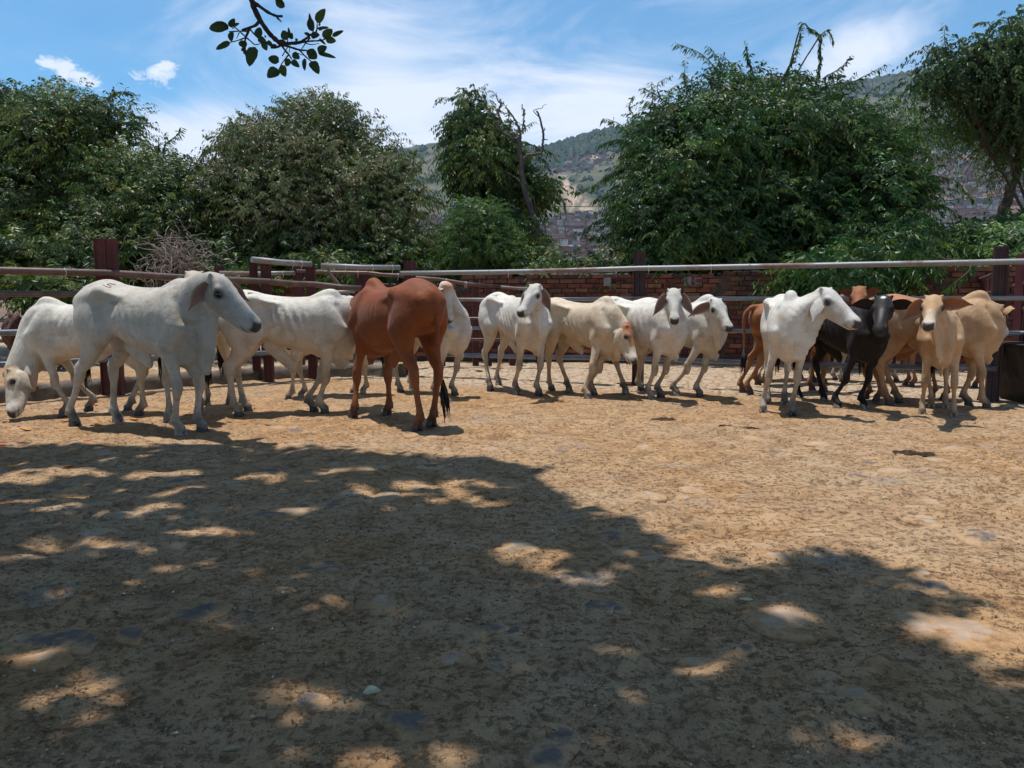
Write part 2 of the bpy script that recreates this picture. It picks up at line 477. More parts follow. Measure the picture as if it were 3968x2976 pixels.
COW_COUNT = 0
def cow(pos, yaw, s=1.0, feet=None, poll=None, head_dir=(1, 0, -0.55), head_roll=0.0, coat='white', h=0.015,
        label='', hump=1.0, fat=1.0, dewlap=1.0, ear_dirs=None, ear_len=0.25, ear_w=0.068, tail=None, sheath=0.5, brand=None,
        horn=0.02, face=None, patch=None, hooves='dark', hs=1.0, raised=None, group='zebu cattle standing in the pen', ribs=1.0, name='cow',
        neck_droop=0.0, head_up=None, lean=None, neckk=1.0, legk=0.93, face_to=None, star=0.0, bony=1.0, tail_side=0.0, ear_twist=(0.0, 0.0), switch=True, fold=0.0):
    """pos: ground point under mid-body (world); yaw: heading (radians, 0 = +X world).  feet: dict of
    FL FR HL HR -> world ground points.  poll: local (x,y,z) before scaling; head_dir: local direction poll->muzzle."""
    global COW_COUNT
    COW_COUNT += 1
    rs = np.random.default_rng(100 + COW_COUNT)
    yaw0 = yaw
    pos = np.array([pos[0], pos[1], 0.0])
    def loc(w):
        v = rotz(np.array([w[0] - pos[0], w[1] - pos[1], 0.0]), -yaw) / s; return v
    F = {'FL': (0.43, 0.13, 0), 'FR': (0.43, -0.13, 0), 'HL': (-0.62, 0.13, 0), 'HR': (-0.62, -0.13, 0)}
    if feet:
        for k, w in feet.items():
            v = loc(w); F[k] = (v[0], v[1], 0)
    F = {k: np.array(v, float) for k, v in F.items()}
    poll = np.array(poll if poll is not None else (0.93, 0, 1.40), float)
    hd = unit(head_dir)
    allp = [poll, poll + hd * 0.55 * hs, poll - hd * 0.1] + list(F.values())
    lo = np.minimum(np.min(allp, axis=0), [-0.85, -0.34, 0]) - 0.16
    hi = np.maximum(np.max(allp, axis=0), [0.7, 0.34, 1.5]) + 0.16
    lo[2] = -0.02
    hh = h / s
    G = Field(lo, hi, hh)
    f = fat
    lean = lean if lean is not None else (0.7 if fat < 1 else 0.0)
    # ---- trunk, from pins to chest.  (x, top z, bottom z, half width)
    T = [(-0.72, 1.18, 0.98, 0.07), (-0.66, 1.245, 0.90, 0.135), (-0.56, 1.295, 0.84, 0.185), (-0.42, 1.315, 0.82, 0.20),
         (-0.28, 1.275, 0.80, 0.185), (-0.10, 1.245, 0.72, 0.225 * f), (0.10, 1.235, 0.665, 0.250 * f), (0.28, 1.245, 0.63, 0.235 * f),
         (0.42, 1.270, 0.615, 0.195), (0.54, 1.235, 0.63, 0.155), (0.64, 1.15, 0.72, 0.095)]
    f2_ = 1.0 - 0.07 * lean
    T = [(x, a, b + 0.07 * lean * math.exp(-((x + 0.12) / 0.30) ** 2), w * f2_) for x, a, b, w in T]
    P = [(x, 0, (a + b) / 2) for x, a, b, w in T]; W = [w for *_, w in T]; H = [(a - b) / 2 for x, a, b, w in T]
    G.loft(P, W, H, 0.02, n=3, expo=2.25)
    # spine ridge, sacrum
    G.loft([(-0.66, 0, 1.235), (-0.45, 0, 1.300), (-0.25, 0, 1.262), (0.0, 0, 1.232), (0.25, 0, 1.235), (0.42, 0, 1.27)], [0.03, 0.05, 0.03, 0.03, 0.03, 0.03], [0.02, 0.02, 0.015, 0.015, 0.015, 0.02], 0.05)
    for sd in (1, -1):
        # hooks (hip bones), pins, rump
        G.ell((-0.340, sd * (0.160 + 0.012 * bony), 1.222 - 0.035 * (1 - bony)), (0.050, 0.042, 0.040), 0.08)
        G.cone((-0.335, sd * 0.165, 1.215 - 0.03 * (1 - bony)), (-0.66, sd * 0.10, 1.13), 0.045, 0.045, 0.06)
        G.ell((-0.69, sd * 0.085, 1.12), (0.05, 0.045, 0.05), 0.05)
        # flank hollow
        G.ell((-0.215, sd * (0.255 + 0.03 * (f - 1) + (1 - bony) * 0.045), 1.115), (0.095, 0.085, 0.095), 0.06, cut=True)
        G.cone((-0.30, sd * 0.245, 1.02), (-0.36, sd * 0.235, 0.95), 0.035, 0.02, 0.05, cut=True)
        G.ell((-0.50, sd * 0.275, 1.11), (0.11, 0.085, 0.05), 0.05, cut=True)
        G.loft([(-0.345, sd * 0.150, 1.222 - 0.04 * (1 - bony)), (-0.22, sd * 0.150, 1.205 - 0.05 * (1 - bony)), (-0.08, sd * 0.150, 1.175 - 0.05 * (1 - bony))], [0.040, 0.034, 0.03], [0.030, 0.022, 0.02], 0.045)
        # thigh
        G.loft([(-0.50, sd * 0.115, 1.14), (-0.49, sd * 0.145, 1.00), (-0.47, sd * 0.150, 0.88), (-0.50, sd * 0.135, 0.76)],
               [0.085, 0.092, 0.085, 0.060], [0.165, 0.20, 0.175, 0.12], 0.05, side=(0, 1, 0))
        G.ell((-0.345, sd * 0.150, 0.87), (0.085, 0.065, 0.11), 0.07)      # stifle
        # shoulder blade and arm
        G.loft([(0.40, sd * 0.085, 1.21), (0.45, sd * 0.150, 1.07), (0.53, sd * 0.170, 0.93), (0.56, sd * 0.150, 0.88)], [0.035, 0.055, 0.062, 0.05], [0.09, 0.105, 0.085, 0.06], 0.05)
        G.cone((0.54, sd * 0.150, 1.16), (0.63, sd * 0.165, 0.98), 0.022, 0.018, 0.05, cut=True)   # crease before the shoulder
        G.ell((0.580, sd * 0.150, 0.905), (0.052, 0.05, 0.055), 0.04)
        G.cone((0.40, sd * 0.125, 1.19), (0.50, sd * 0.185, 0.95), 0.022, 0.018, 0.05)     # blade spine
        G.ell((0.315, sd * (0.265 + 0.04 * (f - 1) + (1 - bony) * 0.06), 0.93), (0.035, 0.05, 0.13), 0.07, cut=True)               # hollow behind the shoulder       # point of shoulder
        G.loft([(0.53, sd * 0.155, 0.92), (0.44, sd * 0.160, 0.80), (0.42, sd * 0.150, 0.72)], [0.055, 0.058, 0.050], [0.09, 0.095, 0.07], 0.05)
        G.cone((0.36, sd * 0.15, 0.76), (0.38, sd * 0.16, 0.72), 0.04, 0.035, 0.04)  # elbow
    # ribs
    if ribs > 0:
        a, b = G.sub((-0.16, -0.3, 0.75), (0.36, 0.3, 1.2), 0)
        X, Y, Z = G.grid(a, b)
        ph = (X + 0.38 * (Z - 1.0) + 0.012 * np.sin(Z * 11 + COW_COUNT) + 0.010 * np.sin(X * 17 + COW_COUNT * 2)) * (2 * math.pi / 0.085)
        m = smoothstep(-0.2, -0.08, X) * (1 - smoothstep(0.22, 0.34, X)) * smoothstep(0.76, 0.86, Z) * (1 - smoothstep(1.10, 1.22, Z)) * smoothstep(0.1, 0.18, np.abs(Y))
        G.D[a[0]:b[0], a[1]:b[1], a[2]:b[2]] += (0.0085 * ribs * np.sin(ph) * m * (0.65 + 0.45 * np.sin(X * 8 + Z * 13 + COW_COUNT * 1.7))).astype(np.float32)
    # hump
    if hump > 0:
        G.loft([(0.30, 0, 1.235), (0.39, 0, 1.255 + 0.055 * hump), (0.475, 0, 1.25 + 0.085 * hump), (0.53, 0, 1.235 + 0.045 * hump)],
               [0.045, 0.058, 0.066, 0.05], [0.04, 0.05 + 0.018 * hump, 0.055 + 0.03 * hump, 0.045], 0.045)
    # brisket
    G.loft([(0.34, 0, 0.655), (0.48, 0, 0.635), (0.60, 0, 0.70), (0.63, 0, 0.85)], [0.10, 0.095, 0.075, 0.09], [0.05, 0.07, 0.07, 0.09], 0.06)
    # ---- neck
    nb = np.array([0.50, 0, 1.03])
    neckroot_top = np.array([0.50, 0, 1.19])
    occ = poll - hd * 0.015 + np.array([0, 0, -0.055]) * (1 if hd[2] > -0.8 else 0.3) - np.array([hd[0], hd[1], 0]) * 0.06
    mid = nb * 0.5 + occ * 0.5 + np.array([0.0, 0, 0.03 - neck_droop])
    q1 = nb * 0.75 + mid * 0.25 + np.array([0.02, 0, 0.01])
    G.loft([nb, q1, mid, mid * 0.45 + occ * 0.55, occ], [0.135 * neckk, 0.120 * neckk, 0.092 * neckk, 0.080, 0.078], [0.225, 0.205 * neckk, 0.155 * neckk, 0.125 * neckk, 0.100], 0.05, n=4)
    # head frame
    side, up = head_frame(hd, None if face_to is None else math.radians(face_to) - yaw)
    if head_roll:
        c_, s_ = math.cos(head_roll), math.sin(head_roll); side, up = side * c_ + up * s_, up * c_ - side * s_
    def hp(t, y=0.0, z=0.0): return poll + (hd * t + side * y + up * z) * hs
    # skull, face, muzzle : (t, up offset, half width, half height)
    HS = [(-0.035, -0.045, 0.064, 0.055), (0.03, -0.050, 0.090, 0.078), (0.11, -0.062, 0.094, 0.090), (0.19, -0.070, 0.076, 0.085),
          (0.27, -0.076, 0.062, 0.080), (0.345, -0.082, 0.058, 0.071), (0.40, -0.085, 0.066, 0.066), (0.430, -0.088, 0.060, 0.054), (0.442, -0.090, 0.050, 0.045)]
    G.loft([hp(t, 0, z) for t, z, w, q in HS], [w * hs * 0.94 for t, z, w, q in HS], [q * hs for t, z, w, q in HS], 0.02, side=side, n=3, expo=2.3)
    # forehead dome
    G.ell(hp(0.045, 0, -0.005), np.array([0.085, 0.066, 0.045]) * hs, 0.04, M=np.array([hd, side, up]).T)
    # jaw
    J = [(0.075, -0.160, 0.062, 0.050), (0.15, -0.162, 0.052, 0.048), (0.25, -0.155, 0.044, 0.040), (0.35, -0.148, 0.042, 0.032), (0.405, -0.142, 0.042, 0.026)]
    G.loft([hp(t, 0, z) for t, z, w, q in J], [w * hs for t, z, w, q in J], [q * hs for t, z, w, q in J], 0.035, side=side, n=2)
    for sd in (1, -1):
        G.ell(hp(0.115, sd * 0.082, -0.022), np.array([0.042, 0.020, 0.026]) * hs, 0.03, M=np.array([hd, side, up]).T)   # brow
        G.cone(hp(0.16, sd * 0.070, -0.085), hp(0.27, sd * 0.048, -0.085), 0.018 * hs, 0.012 * hs, 0.03)              # cheek ridge
        G.ell(hp(0.085, sd * 0.066, -0.115), np.array([0.065, 0.030, 0.058]) * hs, 0.04, M=np.array([hd, side, up]).T)  # masseter
        G.ell(hp(0.425, sd * 0.040, -0.058), np.array([0.020, 0.016, 0.022]) * hs, 0.02, M=np.array([hd, side, up]).T)  # nostril rim
        if horn > 0:
            G.cone(hp(-0.015, sd * 0.062, 0.0), hp(-0.02, sd * 0.078, 0.02), horn * hs, horn * 0.8 * hs, 0.02)
    # ---- dewlap : thin hanging sheet from throat to brisket
    thr = hp(0.10, 0, -0.19)
    if dewlap > 0:
        n_ = 8
        for i in range(n_):
            t = i / (n_ - 1)
            a_ = thr * (1 - t) + np.array([0.62, 0, 0.78]) * t
            sag = (0.10 + 0.17 * math.sin(math.pi * min(1, t * 1.1)) ** 0.8) * dewlap * (1 + 0.12 * math.sin(t * 19 + COW_COUNT))
            fwd = 0.035 * math.sin(math.pi * t)
            topp = a_ + np.array([0, 0, 0.10]); bot = a_ + np.array([fwd * 0.6, 0, -sag * (0.35 + 0.75 * t)])
            if i: 
                for g in (0.0, 0.5):
                    tp = ptop * (1 - g) + topp * g; bt = pbot * (1 - g) + bot * g
                    G.loft([tp, (tp + bt) / 2, bt], [0.035, 0.020, 0.0125], [0.06, 0.06, 0.05], 0.03, n=1)
            ptop, pbot = topp, bot
        G.loft([(0.50, 0, 0.66), (0.56, 0, 0.60 - 0.06 * dewlap), (0.60, 0, 0.64 - 0.05 * dewlap)], [0.03, 0.018, 0.016], [0.07, 0.07, 0.05], 0.04, n=2)
    # ---- sheath / navel flap
    if sheath > 0:
        G.loft([(-0.22, 0, 0.76), (-0.10, 0, 0.71 - 0.05 * sheath), (0.02, 0, 0.66 - 0.10 * sheath), (0.03, 0, 0.62 - 0.12 * sheath)],
               [0.028, 0.026, 0.022, 0.016], [0.07, 0.07, 0.06, 0.03], 0.05, n=2)
    # ---- legs
    lg = lambda *a: [v * legk for v in a]
    raised = raised or {}
    hoofs = {}
    for k in ('FL', 'FR', 'HL', 'HR'):
        sd = 1 if k[1] == 'L' else -1
        lift = raised.get(k, 0.0)
        foot = F[k] + np.array([0, 0, lift])
        if k[0] == 'F':
            el = np.array([0.425, sd * 0.145, 0.73])
            fet = foot + np.array([-0.055, 0, 0.125])
            kn = ik(el, fet, 0.330, 0.285, (1, 0, 0.1))
            G.loft([(0.47, sd * 0.15, 0.86), el, el * 0.5 + kn * 0.5 + np.array([0.004, 0, 0.01]), kn + np.array([0, 0, 0.05])], lg(0.055, 0.060, 0.048, 0.041), lg(0.088, 0.082, 0.060, 0.044), 0.03)
            G.loft([kn + np.array([0, 0, 0.055]), kn + np.array([0.004, 0, 0]), kn + np.array([-0.002, 0, -0.06])], lg(0.040, 0.049, 0.036), lg(0.042, 0.052, 0.039), 0.02)
            c = kn * 0.5 + fet * 0.5
            G.loft([kn + (fet - kn) * 0.1, c, fet + np.array([0.0, 0, 0.035]), fet], lg(0.034, 0.0275, 0.033, 0.038), lg(0.037, 0.031, 0.039, 0.046), 0.012)
        else:
            st = np.array([-0.355, sd * 0.145, 0.85]) + np.array([(foot[0] + 0.62) * 0.15, 0, 0])
            fet = foot + np.array([-0.050, 0, 0.130])
            ho = ik(st, fet, 0.435, 0.365, (-1, 0, 0.0))
            g0 = st * 0.80 + np.array([-0.50, sd * 0.14, 0.88]) * 0.20
            G.loft([g0 + np.array([0, 0, 0.04]), g0 * 0.62 + ho * 0.38, g0 * 0.28 + ho * 0.72, ho + np.array([0.012, 0, 0.06])], lg(0.082, 0.066, 0.045, 0.032), [0.150, 0.108, 0.070, 0.050], 0.04)
            heel = ho + np.array([-0.056, 0, 0.050])
            G.cone(g0 * 0.4 + ho * 0.6 + np.array([-0.06, 0, 0]), heel, 0.018, 0.022, 0.016)       # achilles
            G.loft([ho + np.array([0.008, 0, 0.07]), ho + np.array([-0.006, 0, 0.0]), ho + (fet - ho) * 0.2], lg(0.036, 0.044, 0.037), lg(0.053, 0.062, 0.047), 0.02)
            c = ho * 0.45 + fet * 0.55
            G.loft([ho + (fet - ho) * 0.15, c, fet + np.array([0.0, 0, 0.035]), fet], lg(0.034, 0.0275, 0.033, 0.038), lg(0.044, 0.035, 0.039, 0.046), 0.012)
        # pastern to coronet; dewclaws
        cor = foot + np.array([0.0, 0, 0.058])
        G.loft([fet, fet * 0.45 + cor * 0.55, cor, cor - np.array([0, 0, 0.012])], [0.038, 0.036, 0.043, 0.041], [0.046, 0.041, 0.048, 0.045], 0.015, n=2)
        for dy in (0.017, -0.017):
            G.cone(fet + np.array([-0.038, dy, -0.018]), fet + np.array([-0.046, dy, -0.034]), 0.012, 0.010, 0.01)
        hoofs[k] = foot
    # ---- tail root (dock) kept in the body
    tl = [(-0.66, 0, 1.245), (-0.73, 0, 1.225), (-0.765, 0, 1.14), (-0.775, tail_side * 0.3, 0.98), (-0.78, tail_side * 0.7, 0.80), (-0.775, tail_side, 0.62)]
    if tail is not None: tl = tail
    tl = [np.asarray(p, float) for p in tl]
    G.loft(tl[:3], [0.040, 0.034, 0.027], [0.040, 0.034, 0.027], 0.03)
    V, Q = G.surface()
    # light smoothing, keeps silhouette
    nV = len(V)
    for it in range(2):
        acc = np.zeros_like(V); c = np.zeros(nV)
        for i in range(4):
            a_, b_ = Q[:, i], Q[:, (i + 1) % 4]
            for ax in range(3):
                acc[:, ax] += np.bincount(a_, V[b_, ax], nV) + np.bincount(b_, V[a_, ax], nV)
            c += np.bincount(a_, minlength=nV) + np.bincount(b_, minlength=nV)
        V = V * 0.45 + acc / c[:, None] * 0.55
    # ---- rest of tail as a tapering tube, ears as cupped double sheets: appended to the same mesh
    parts_v = [V]; parts_f = [Q]; ear_v = []
    def append(vs, fs):
        b0 = sum(len(x) for x in parts_v); parts_v.append(np.asarray(vs, float)); parts_f.append(np.asarray(fs, int) + b0); return b0
    tp = catmull(tl, 4); tp = tp[6:]
    nr = 8; tv = []; tf = []
    trad = np.linspace(0.030, 0.011, len(tp))
    for i, p in enumerate(tp):
        d = unit(tp[min(i + 1, len(tp) - 1)] - tp[max(i - 1, 0)])
        a_ = unit(np.cross(d, [0.05, 1, 0.02])); b_ = np.cross(d, a_)
        for k in range(nr):
            t = 2 * math.pi * k / nr; tv.append(p + (a_ * math.cos(t) + b_ * math.sin(t)) * trad[i])
    for i in range(len(tp) - 1):
        for k in range(nr): tf.append((i * nr + k, i * nr + (k + 1) % nr, (i + 1) * nr + (k + 1) % nr, (i + 1) * nr + k))
    append(tv, tf)
    body_n = sum(len(x) for x in parts_v)
    # ears
    ear_sides = []
    ed = ear_dirs or (None, None)
    for ei, sd in enumerate((1, -1)):
        base = hp(0.015, sd * 0.080, -0.045)
        dr = ed[ei]
        if dr is None: dr = side * sd * 0.55 + np.array([0, 0, -1]) * 0.8 - hd * 0.25
        else: dr = side * sd * dr[0] + np.array([0, 0, 1.0]) * dr[1] + hd * dr[2] + up * (dr[3] if len(dr) > 3 else 0.0)
        dr = unit(dr)
        L = ear_len * hs; Wd = ear_w * hs
        nrm0 = unit(np.cross(dr, np.cross(unit(hd * 0.8 + side * sd * 0.55), dr)))   # the opening faces forward/outward
        if ear_twist[ei]:
            c_, s_ = math.cos(ear_twist[ei]), math.sin(ear_twist[ei]); nrm0 = unit(nrm0 * c_ + np.cross(dr, nrm0) * s_)
        lat = unit(np.cross(dr, nrm0))
        nt_, nw = 11, 7
        for layer in (0, 1):
            vs = []
            for i in range(nt_):
                t = i / (nt_ - 1)
                wprof = (0.34 + 0.66 * math.sin(math.pi * min(1, t * 1.02 + 0.12) ** 0.9) ** 0.8) * (1 - t ** 5) + 0.05 * (1 - t)
                if t > 0.97: wprof = 0.06
                cup = 0.55 * (1 - t * 0.55)
                for j in range(nw):
                    u = j / (nw - 1) * 2 - 1
                    ang = u * (1.25 - 0.55 * t)
                    off = lat * (math.sin(ang) / math.sin(1.25 - 0.55 * t)) * Wd * wprof + nrm0 * (1 - math.cos(ang)) * Wd * wprof * cup * 1.5
                    bow = -nrm0 * 0.10 * L * math.sin(math.pi * t * 0.8) + np.array([0, 0, -1]) * L * 0.10 * t * t
                    p = base + dr * L * t + off + bow + nrm0 * (0.0035 if layer else -0.0035) * hs * (1 - t * 0.6)
                    vs.append(p)
            fs = []
            for i in range(nt_ - 1):
                for j in range(nw - 1):
                    q = (i * nw + j, i * nw + j + 1, (i + 1) * nw + j + 1, (i + 1) * nw + j)
                    fs.append(q if layer else q[::-1])
            b0 = append(vs, fs); ear_sides.append((b0, len(vs), layer))
        # ear root
        root = []
    AV = np.concatenate(parts_v); AF = np.concatenate(parts_f)
    # ---- coat colours
    K = COATS[coat]
    n = len(AV); col = np.tile(np.array(K['body']), (n, 1))
    def blend(m, c): 
        m = np.clip(m, 0, 1)[:, None]; col[:] = col * (1 - m) + np.array(c) * m
    x, y, z = AV[:, 0], AV[:, 1], AV[:, 2]
    jit = np.sin(x * 31 + y * 17) * 0.02 + np.sin(z * 23 + x * 11) * 0.02
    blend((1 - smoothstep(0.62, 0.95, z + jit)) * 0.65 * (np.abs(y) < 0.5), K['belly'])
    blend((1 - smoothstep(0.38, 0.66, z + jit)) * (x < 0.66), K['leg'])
    near_head = np.linalg.norm(AV - poll, axis=1)
    islow = (z < 0.30) & (near_head > 0.6)
    if coat in ('white', 'cream', 'grey', 'tan', 'brown', 'red'):
        dk = K['dark'] if coat not in ('red', 'brown') else (0.10, 0.05, 0.03)
        m = np.where(islow, (1 - smoothstep(0.07, 0.22, z + jit * 1.5)) * 0.9, 0)
        blend(m * (0.45 + 0.55 * (np.sin(x * 23 + COW_COUNT) * 0.5 + 0.5)), dk)
        for k in ('FL', 'FR'):
            kn_ = F[k] * 0.35 + np.array([0.43, 0.14 * (1 if k[1] == 'L' else -1), 0.5]) * 0.65
            m = np.exp(-(((x - kn_[0] - 0.03) / 0.05) ** 2 + ((y - kn_[1]) / 0.05) ** 2 + ((z - 0.42) / 0.05) ** 2))
            blend(m * 0.45, dk)
    # head: local coordinates
    R = (AV - poll) / hs; ht, hy, hz = R @ hd, R @ side, R @ up
    inhead = (np.abs(hy) < 0.14) * smoothstep(-0.24, -0.17, hz) * (hz < 0.10) * smoothstep(-0.09, -0.03, ht + (hz + 0.02) * 0.5) * (ht < 0.55) * (np.arange(n) < body_n)
    muz = inhead * smoothstep(0.405, 0.425, ht + np.abs(hy) * 0.05) * smoothstep(-0.122, -0.110, hz) * (1 - smoothstep(-0.048, -0.034, hz)) * (1 - smoothstep(0.046, 0.058, np.abs(hy))) + inhead * smoothstep(0.36, 0.39, ht) * 0.7 * np.exp(-((hz + 0.137) / 0.008) ** 2)  # nose pad, plus a dark line painted for the mouth crease's shade
    if coat in ('white', 'grey', 'cream', 'tan'):
        blend(inhead * smoothstep(0.28, 0.36, ht) * 0.65, (0.74, 0.69, 0.61))
    if coat in ('white', 'grey'):
        blend(smoothstep(0.35, 0.6, x) * smoothstep(0.75, 1.0, z) * 0.22, (0.42, 0.40, 0.37)); blend(inhead * 0.25, (0.40, 0.385, 0.36))
    if coat == 'grey':
        blend(smoothstep(0.40, 0.75, x) * 0.55, (0.36, 0.33, 0.29))
    if face is not None:
        for (t0, t1, c, st, hzmin) in face:
            blend(inhead * smoothstep(t0 - 0.04, t0 + 0.02, ht) * (1 - smoothstep(t1 - 0.02, t1 + 0.05, ht)) * st * (hz > hzmin), c)
    blend(muz * 0.95, (0.030, 0.026, 0.028))
    for sd in (1, -1):
        e = hp(0.125, sd * 0.085, -0.045); dd = np.linalg.norm((AV - e), axis=1) / hs
        blend(inhead * (1 - smoothstep(0.028, 0.055, dd)) * 0.85, K['dark'])
    if star > 0:
        m_ = np.exp(-((ht - 0.035) / 0.026) ** 2 - (hy / 0.024) ** 2) * (hz > -0.06); blend(np.clip(m_ * 2.2 - 0.5, 0, 1) * (np.arange(n) < body_n), (0.75, 0.73, 0.70))
        blend(inhead * np.exp(-(hy / 0.018) ** 2) * smoothstep(0.16, 0.22, ht) * (1 - smoothstep(0.3, 0.4, ht)) * (hz > -0.07) * 0.25, (0.5, 0.5, 0.5))
    if patch is not None:
        for (c_, r_, cc, st) in patch:
            dd = np.linalg.norm((AV - np.array(c_)) / np.array(r_), axis=1); blend((1 - smoothstep(0.7, 1.1, dd + jit * 3)) * st, cc)
    for (b0, nn, layer) in ear_sides:
        if layer == 1:
            idx = np.arange(b0, b0 + nn); u = np.tile(np.abs(np.linspace(-1, 1, 7)), 11); m = (1 - smoothstep(0.55, 0.98, u)) * 0.95
            col[idx] = col[idx] * (1 - m[:, None]) + np.array(K['ear']) * m[:, None]
    # ---- mesh in world scale, object origin at the ground
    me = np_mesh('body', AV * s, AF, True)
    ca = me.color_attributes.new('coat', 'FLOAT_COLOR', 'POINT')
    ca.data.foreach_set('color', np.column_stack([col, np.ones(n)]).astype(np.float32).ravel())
    root = empty(name, (pos[0], pos[1], 0), yaw, label, 'cow', group)
    body = mesh_obj('body', me, MAT_COAT, root)
    # eyes
    for sd in (1, -1):
        p = hp(0.125, sd * 0.084, -0.050)
        e = MB(); uvsphere(e, p * s, 0.029 * hs * s, 12, 8)
        e.build('eye', MAT_EYE, root)
    # hooves: two claws each
    for k, ft in hoofs.items():
        m = MB()
        for dy in (0.020, -0.020):
            sy = 1 if dy > 0 else -1
            plan = [(0.058, 0.000), (0.050, 0.016), (0.022, 0.024), (-0.014, 0.023), (-0.036, 0.015), (-0.040, 0.0), (-0.020, -0.015), (0.030, -0.016)]
            rings = []
            for (zz, kx, sh) in ((-0.004, 1.0, 0.0), (0.010, 1.0, -0.002), (0.055, 0.72, -0.012), (0.062, 0.60, -0.012)):
                for (px_, py_) in plan:
                    rings.append(((ft[0] + px_ * kx + sh) * s, (ft[1] + dy + sy * py_ * (0.5 + 0.5 * kx)) * s, (ft[2] + zz) * s))
            if sy < 0: rings = rings
            nP = len(plan); fs = []
            for r_ in range(3):
                for q_ in range(nP):
                    f_ = (r_ * nP + q_, r_ * nP + (q_ + 1) % nP, (r_ + 1) * nP + (q_ + 1) % nP, (r_ + 1) * nP + q_)
                    fs.append(f_ if sy > 0 else f_[::-1])
            fs.append(tuple(range(nP))[::-1] if sy > 0 else tuple(range(nP))); fs.append(tuple(3 * nP + q_ for q_ in range(nP)) if sy > 0 else tuple(3 * nP + q_ for q_ in range(nP))[::-1])
            m.add(rings, fs, 0, True)
        hoof = m.build('hoof', MAT_HOOF_PALE if (hooves == 'pale' or (hooves == 'mixed' and k in ('FR', 'HL'))) else MAT_HOOF, root)
    # tail switch: a tapered lock of hair strands
    if switch:
        tip = tl[-1]; dirn = unit(tl[-1] - tl[-2]); m = MB()
        for i in range(26):
            a = rs.uniform(0, 2 * math.pi); r = rs.uniform(0.0, 0.018)
            st = tip + np.array([math.cos(a) * r, math.sin(a) * r, rs.uniform(0.0, 0.10)])
            L = rs.uniform(0.16, 0.30)
            m1 = st + dirn * L * 0.5 + np.array([math.cos(a), math.sin(a), 0]) * rs.uniform(0.008, 0.03)
            m2 = st + dirn * L + np.array([math.cos(a), math.sin(a), 0]) * rs.uniform(0.0, 0.03) + np.array([0, 0, -0.03])
            m.tube([st * s, m1 * s, m2 * s], [0.008 * s, 0.009 * s, 0.002 * s], 4)
        m.build('tail_switch', MAT_HAIR, root)
    # brand: a painted figure 5 following the skin
    if brand:
        bx, bside, size = brand
        bv = BVHTree.FromPolygons([tuple(v) for v in V], [tuple(q) for q in Q.tolist()])
        five = [(0.5, 1.0), (-0.35, 0.92), (-0.45, 0.55), (0.1, 0.60), (0.42, 0.35), (0.35, 0.05), (-0.05, -0.10), (-0.45, 0.0)]
        pl = catmull([(a, b, 0) for a, b in five], 4)
        m = MB(); pts = []
        for a, b, _ in pl:
            q_ = (0.5 - b) * size                       # down the slope of the rump
            o = Vector((bx + a * size * 0.8 * (1 if bside < 0 else -1), bside * (0.10 + 0.85 * q_) + bside * 0.6, 1.28 - 0.5 * q_ + 0.75))
            hit = bv.ray_cast(o, Vector((0, -bside * 0.62, -0.78)))
            if hit[0] is None: continue
            pts.append((hit[0] + hit[1] * 0.003) * s)
        if len(pts) > 4: m.tube(pts, 0.0026, 5); m.build('painted_number', MAT_BRAND, root)
    return root

def uvsphere(mb, c, r, nu=12, nv=8, mi=0, sx=1, sy=1, sz=1):
    vs = [(c[0], c[1], c[2] + r * sz)]
    for i in range(1, nv):
        th = math.pi * i / nv
        for j in range(nu):
            ph = 2 * math.pi * j / nu
            vs.append((c[0] + r * sx * math.sin(th) * math.cos(ph), c[1] + r * sy * math.sin(th) * math.sin(ph), c[2] + r * sz * math.cos(th)))
    vs.append((c[0], c[1], c[2] - r * sz)); fs = []
    for j in range(nu): fs.append((0, 1 + j, 1 + (j + 1) % nu))
    for i in range(nv - 2):
        for j in range(nu):
            a = 1 + i * nu + j; b = 1 + i * nu + (j + 1) % nu
            fs.append((a, a + nu, b + nu, b))
    e = 1 + (nv - 2) * nu
    for j in range(nu): fs.append((e + j, len(vs) - 1, e + (j + 1) % nu))
    mb.add(vs, fs, mi, True)
# ================================================================== ground
def vnoise(x, y, seed=0):
    """cheap smooth value noise on arrays"""
    xi = np.floor(x).astype(np.int64); yi = np.floor(y).astype(np.int64); xf = x - xi; yf = y - yi
    def hsh(a, b):
        h = (a * 374761393 + b * 668265263 + seed * 974634777) & 0xFFFFFFFF
        h = ((h ^ (h >> 13)) * 1274126177) & 0xFFFFFFFF
        return ((h ^ (h >> 16)) & 0xFFFF) / 65535.0
    u = xf * xf * (3 - 2 * xf); v = yf * yf * (3 - 2 * yf)
    return (hsh(xi, yi) * (1 - u) + hsh(xi + 1, yi) * u) * (1 - v) + (hsh(xi, yi + 1) * (1 - u) + hsh(xi + 1, yi + 1) * u) * v
def fbm(x, y, o=4, seed=0):
    s = 0; a = 0.5
    for i in range(o): s = s + a * vnoise(x * 2 ** i, y * 2 ** i, seed + i); a *= 0.5
    return s / (1 - 0.5 ** o)

def ground_z(x, y):
    x = np.asarray(x, float); y = np.asarray(y, float)
    m = np.clip((14 - np.hypot(x, y - 7)) / 3.0, 0, 1)
    z = (fbm(x * 0.9, y * 0.9, 3, 1) - 0.5) * 0.05 + (fbm(x * 5, y * 5, 3, 5) - 0.5) * 0.026 + (fbm(x * 17, y * 17, 3, 9) - 0.5) * 0.016 * np.clip((6.5 - y) / 3.0, 0.35, 1)
    lumps = np.clip(fbm(x * 9, y * 9, 2, 21) - 0.60, 0, 1) * 0.055
    return (z + lumps - np.clip(fbm(x * 3.4 + 3, y * 3.4 + 8, 2, 71) - 0.58, 0, 1) * 0.10) * m
def gz(x, y): return float(ground_z(np.array([x]), np.array([y]))[0])

